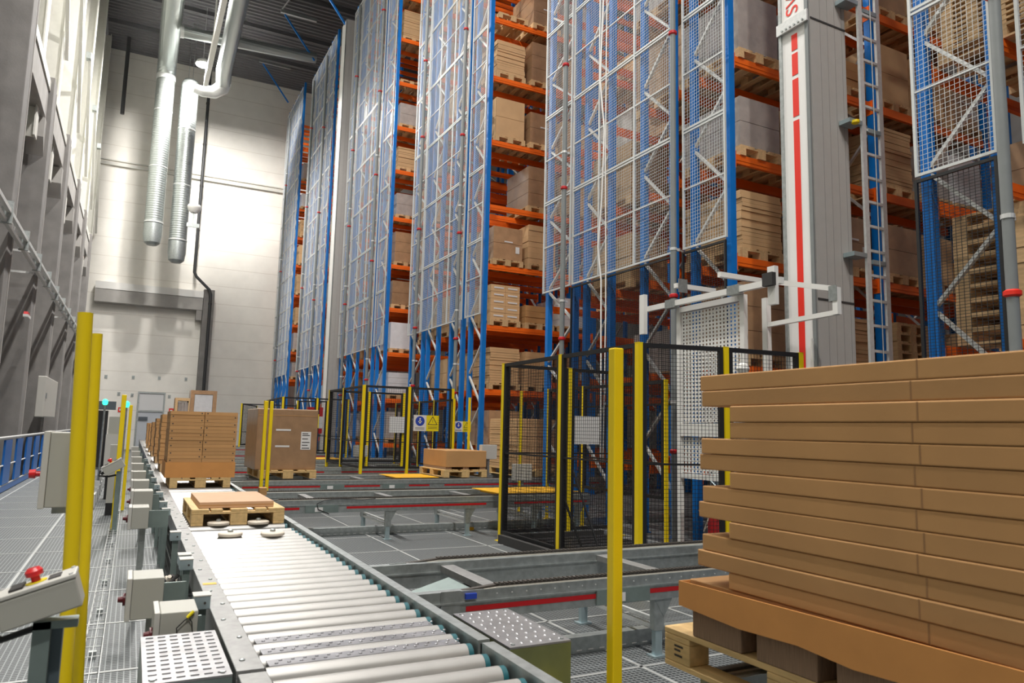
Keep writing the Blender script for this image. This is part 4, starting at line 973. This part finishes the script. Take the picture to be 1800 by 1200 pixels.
# wire cable tray on the floor
t = thing('wire_cable_tray', 'narrow wire cable tray on the grating beside the yellow poles', 'cable tray', (-.155, 4.1, 0)); w = MB()
for x in (0, .05, .10): w.tube([(x,0,.05),(x,9,.05)], .003, 6)
w.tube([(0,0,.10),(0,9,.10)], .003, 6); w.tube([(.10,0,.10),(.10,9,.10)], .003, 6)
part('long_wires', w, galv_l, t)
for k in range(40): part('cross_wire', MB().bar((0,k*.225+.02,.10),(0,k*.225+.02,.046),.004).bar((0,k*.225+.02,.046),(.10,k*.225+.02,.046),.005).bar((.10,k*.225+.02,.046),(.10,k*.225+.02,.10),.004), galv_l, t)
for k in range(8): part('tray_foot', MB().box(.03,.07,k*1.15+.1,k*1.15+.14,0,.045), galv, t)
t = thing('reflector_box', 'small galvanised reflector housing with red lens near the bottom edge', 'reflector', (-.11, 2.86, .30)); part('housing', MB().box(0,.06,.0,.05,0,.09), galv_l, t, bevel=.004); part('lens', MB().box(.015,.045,-.003,-.0005,.02,.07), redk, t); part('stem', MB().box(.02,.04,.01,.03,-.3,-.0005), galv, t)
t = thing('mounting_plate', 'grey green steel plate beside the punched step at the bottom edge', 'plate', (-.04, 2.9, .18)); part('plate', MB().box(0,.135,0,.006,0,.2), greenish, t); part('foot', MB().box(.0,.03,.0061,.03,-.18,.1), galv, t)
# distant items on the left walkway
t = thing('control_cabinet', 'pale grey upright cabinet beyond the distant tilted control box', 'cabinet', (-.42, 16, .0)); part('lower_case', MB().box(0,.3,0,.4,.45,1.22), boxlight, t); part('upper_case', MB().box(.03,.27,.02,.4,1.2201,1.56), boxgrey, t); part('plinth', MB().box(.05,.25,.05,.35,0,.449), black, t)
t = thing('machine_tower', 'dark machine column with coloured lights behind the paired poles', 'machine', (-.75, 18, 0)); part('body', MB().box(0,.28,0,.3,.5,1.7), black, t); part('screen', MB().box(-.1,.42,-.02,-.001,1.72,1.9), mat('dark_slate',(0.09,0.11,0.13),.5), t); part('plinth', MB().box(.05,.23,.05,.25,0,.499), galv, t)
for i, (x, y, z) in enumerate([(-.5,16.6,1.86),(-.11,15.2,1.80)]):
    t = thing('signal_lamp', ('larger' if i == 0 else 'smaller') + ' green glowing signal lamp on the left side', 'lamp', (x, y, 0)); part('stem', MB().cyl(0,0,0,z-.07,.02,8), galv, t); part('lens', MB().lathe([(.03,z-.069),(.05,z-.04),(.05,z+.02),(.02,z+.05)],12), greenglow, t, True)
t = thing('grey_pedestal', 'grey pedestal with black foot left of the distant tilted control box', 'pedestal', (-.27, 13.3, 0)); part('column', MB().box(0,.16,0,.16,.19,1.1), boxgrey, t); part('foot', MB().box(.0,.16,0,.16,0,.189), black, t)
t = thing('step_frames', 'row of pale galvanised frames on the walkway beyond the pedestal', 'frame', (-.95, 14.2, 0))
for k in range(7): part('frame', MB().box(0,.5,k*.9,k*.9+.04,.03,.25+.05*k).box(0,.03,k*.9+.0401,k*.9+.5,.2,.25).box(.47,.5,k*.9+.0401,k*.9+.5,0,.25), galv_l, t)
# warning signs on the fences
def warn(x, y, z, s, label, plane_x=True):
    t = thing('warning_sign', label, 'sign', (x, y, z), None, PI/2*3 if False else 0)
    w = .29*s; h = .34*s
    part('white_plate', MB().box(0,w,0,.006,0,h), paper, t); part('yellow_plate', MB().box(w+.002,2*w,0,.006,0,h), signyel, t)
    part('blue_disc', MB().tube([(w/2,-.0015,h*.62),(w/2,-.0003,h*.62)], w*.36, 24), signblue, t)
    part('figure', MB().box(w*.44,w*.56,-.003,-.0016,h*.48,h*.70).box(w*.36,w*.64,-.003,-.0016,h*.56,h*.62).tube([(w*.5,-.003,h*.77),(w*.5,-.0016,h*.77)], w*.06, 10), paper, t)
    a, b, c2 = (w*1.14,h*.42), (w*1.86,h*.42), (w*1.5,h*.92)
    tri = MB()
    for p, q in ((a,b),(b,c2),(c2,a)): tri.bar((p[0],-.001,p[1]),(q[0],-.001,q[1]),.002,.014*s)
    tri.bar((w*1.5,-.001,h*.55),(w*1.5,-.001,h*.74),.002,.02*s)
    part('warning_triangle', tri, ink, t)
    tx = MB()
    for k in range(2): tx.box(w*.14,w*.86,-.001,-.0003,h*(.10+.08*k),h*(.13+.08*k)); tx.box(w*1.14,w*1.86,-.001,-.0003,h*(.16+.09*k),h*(.19+.09*k))
    part('small_print', tx, ink, t)
    return t
warn(5.52, 15.33, 1.42, 1.03, 'blue and yellow safety sign pair hanging on the second cage front')
t = warn(4.62, 23.92, 1.42, 1.3, 'blue and yellow safety sign pair on the third cage, left of centre')
t = warn(4.6, 33.27, 1.35, 1.5, 'blue and yellow safety sign pair on the farthest cage')
t = warn(6.46, 15.24, 1.42, .7, 'narrow blue and yellow sign pair right of the second cage corner')
def blank(x, y, z, w, h, label):
    t = thing('blank_sign', label, 'sign', (x, y, z)); part('plate', MB().box(0,w,0,.006,0,h), paper, t); part('fixing', MB().box(w*.48,w*.52,.0061,.02,h*.4,h*.6), galv, t)
blank(5.9, 18.2, 1.35, .55, .42, 'plain grey rear of a sign in front of the distant wrapped load')
blank(5.62, 8.86, 1.3, .42, .40, 'plain white sign rear behind the tall near yellow pole')
t = thing('red_fire_hose', 'red fire equipment with white label by the far mast foot', 'fire equipment', (6.1, 28.1, 0)); part('body', MB().box(-.2,.35,0,.3,1.2,2.2), red, t); part('label', MB().box(-.2,.35,-.01,-.001,1.4,1.85), paper, t); part('hose', MB().tube([(0,.1,1.19),(.1,.1,.8),(-.05,.1,.5),(.1,.1,.2)], .1, 12), redb, t, True); part('foot', MB().box(-.1,.1,0,.2,0,.15), red, t)
for i, (x, y, z) in enumerate([(5.9,11.2,.62),(6.2,13.2,.9),(4.9,17.8,.75)]):
    t = thing('junction_box', ['grey junction box on the black fence behind the near cage', 'white junction box beyond the near cage', 'small grey box at the second cage'][i], 'junction box', (x, y, z)); part('box', MB().box(0,.34,0,.12,0,.28), boxlight, t, bevel=.005); part('stem', MB().box(.15,.19,.03,.07,-z,-.0005), galv, t)
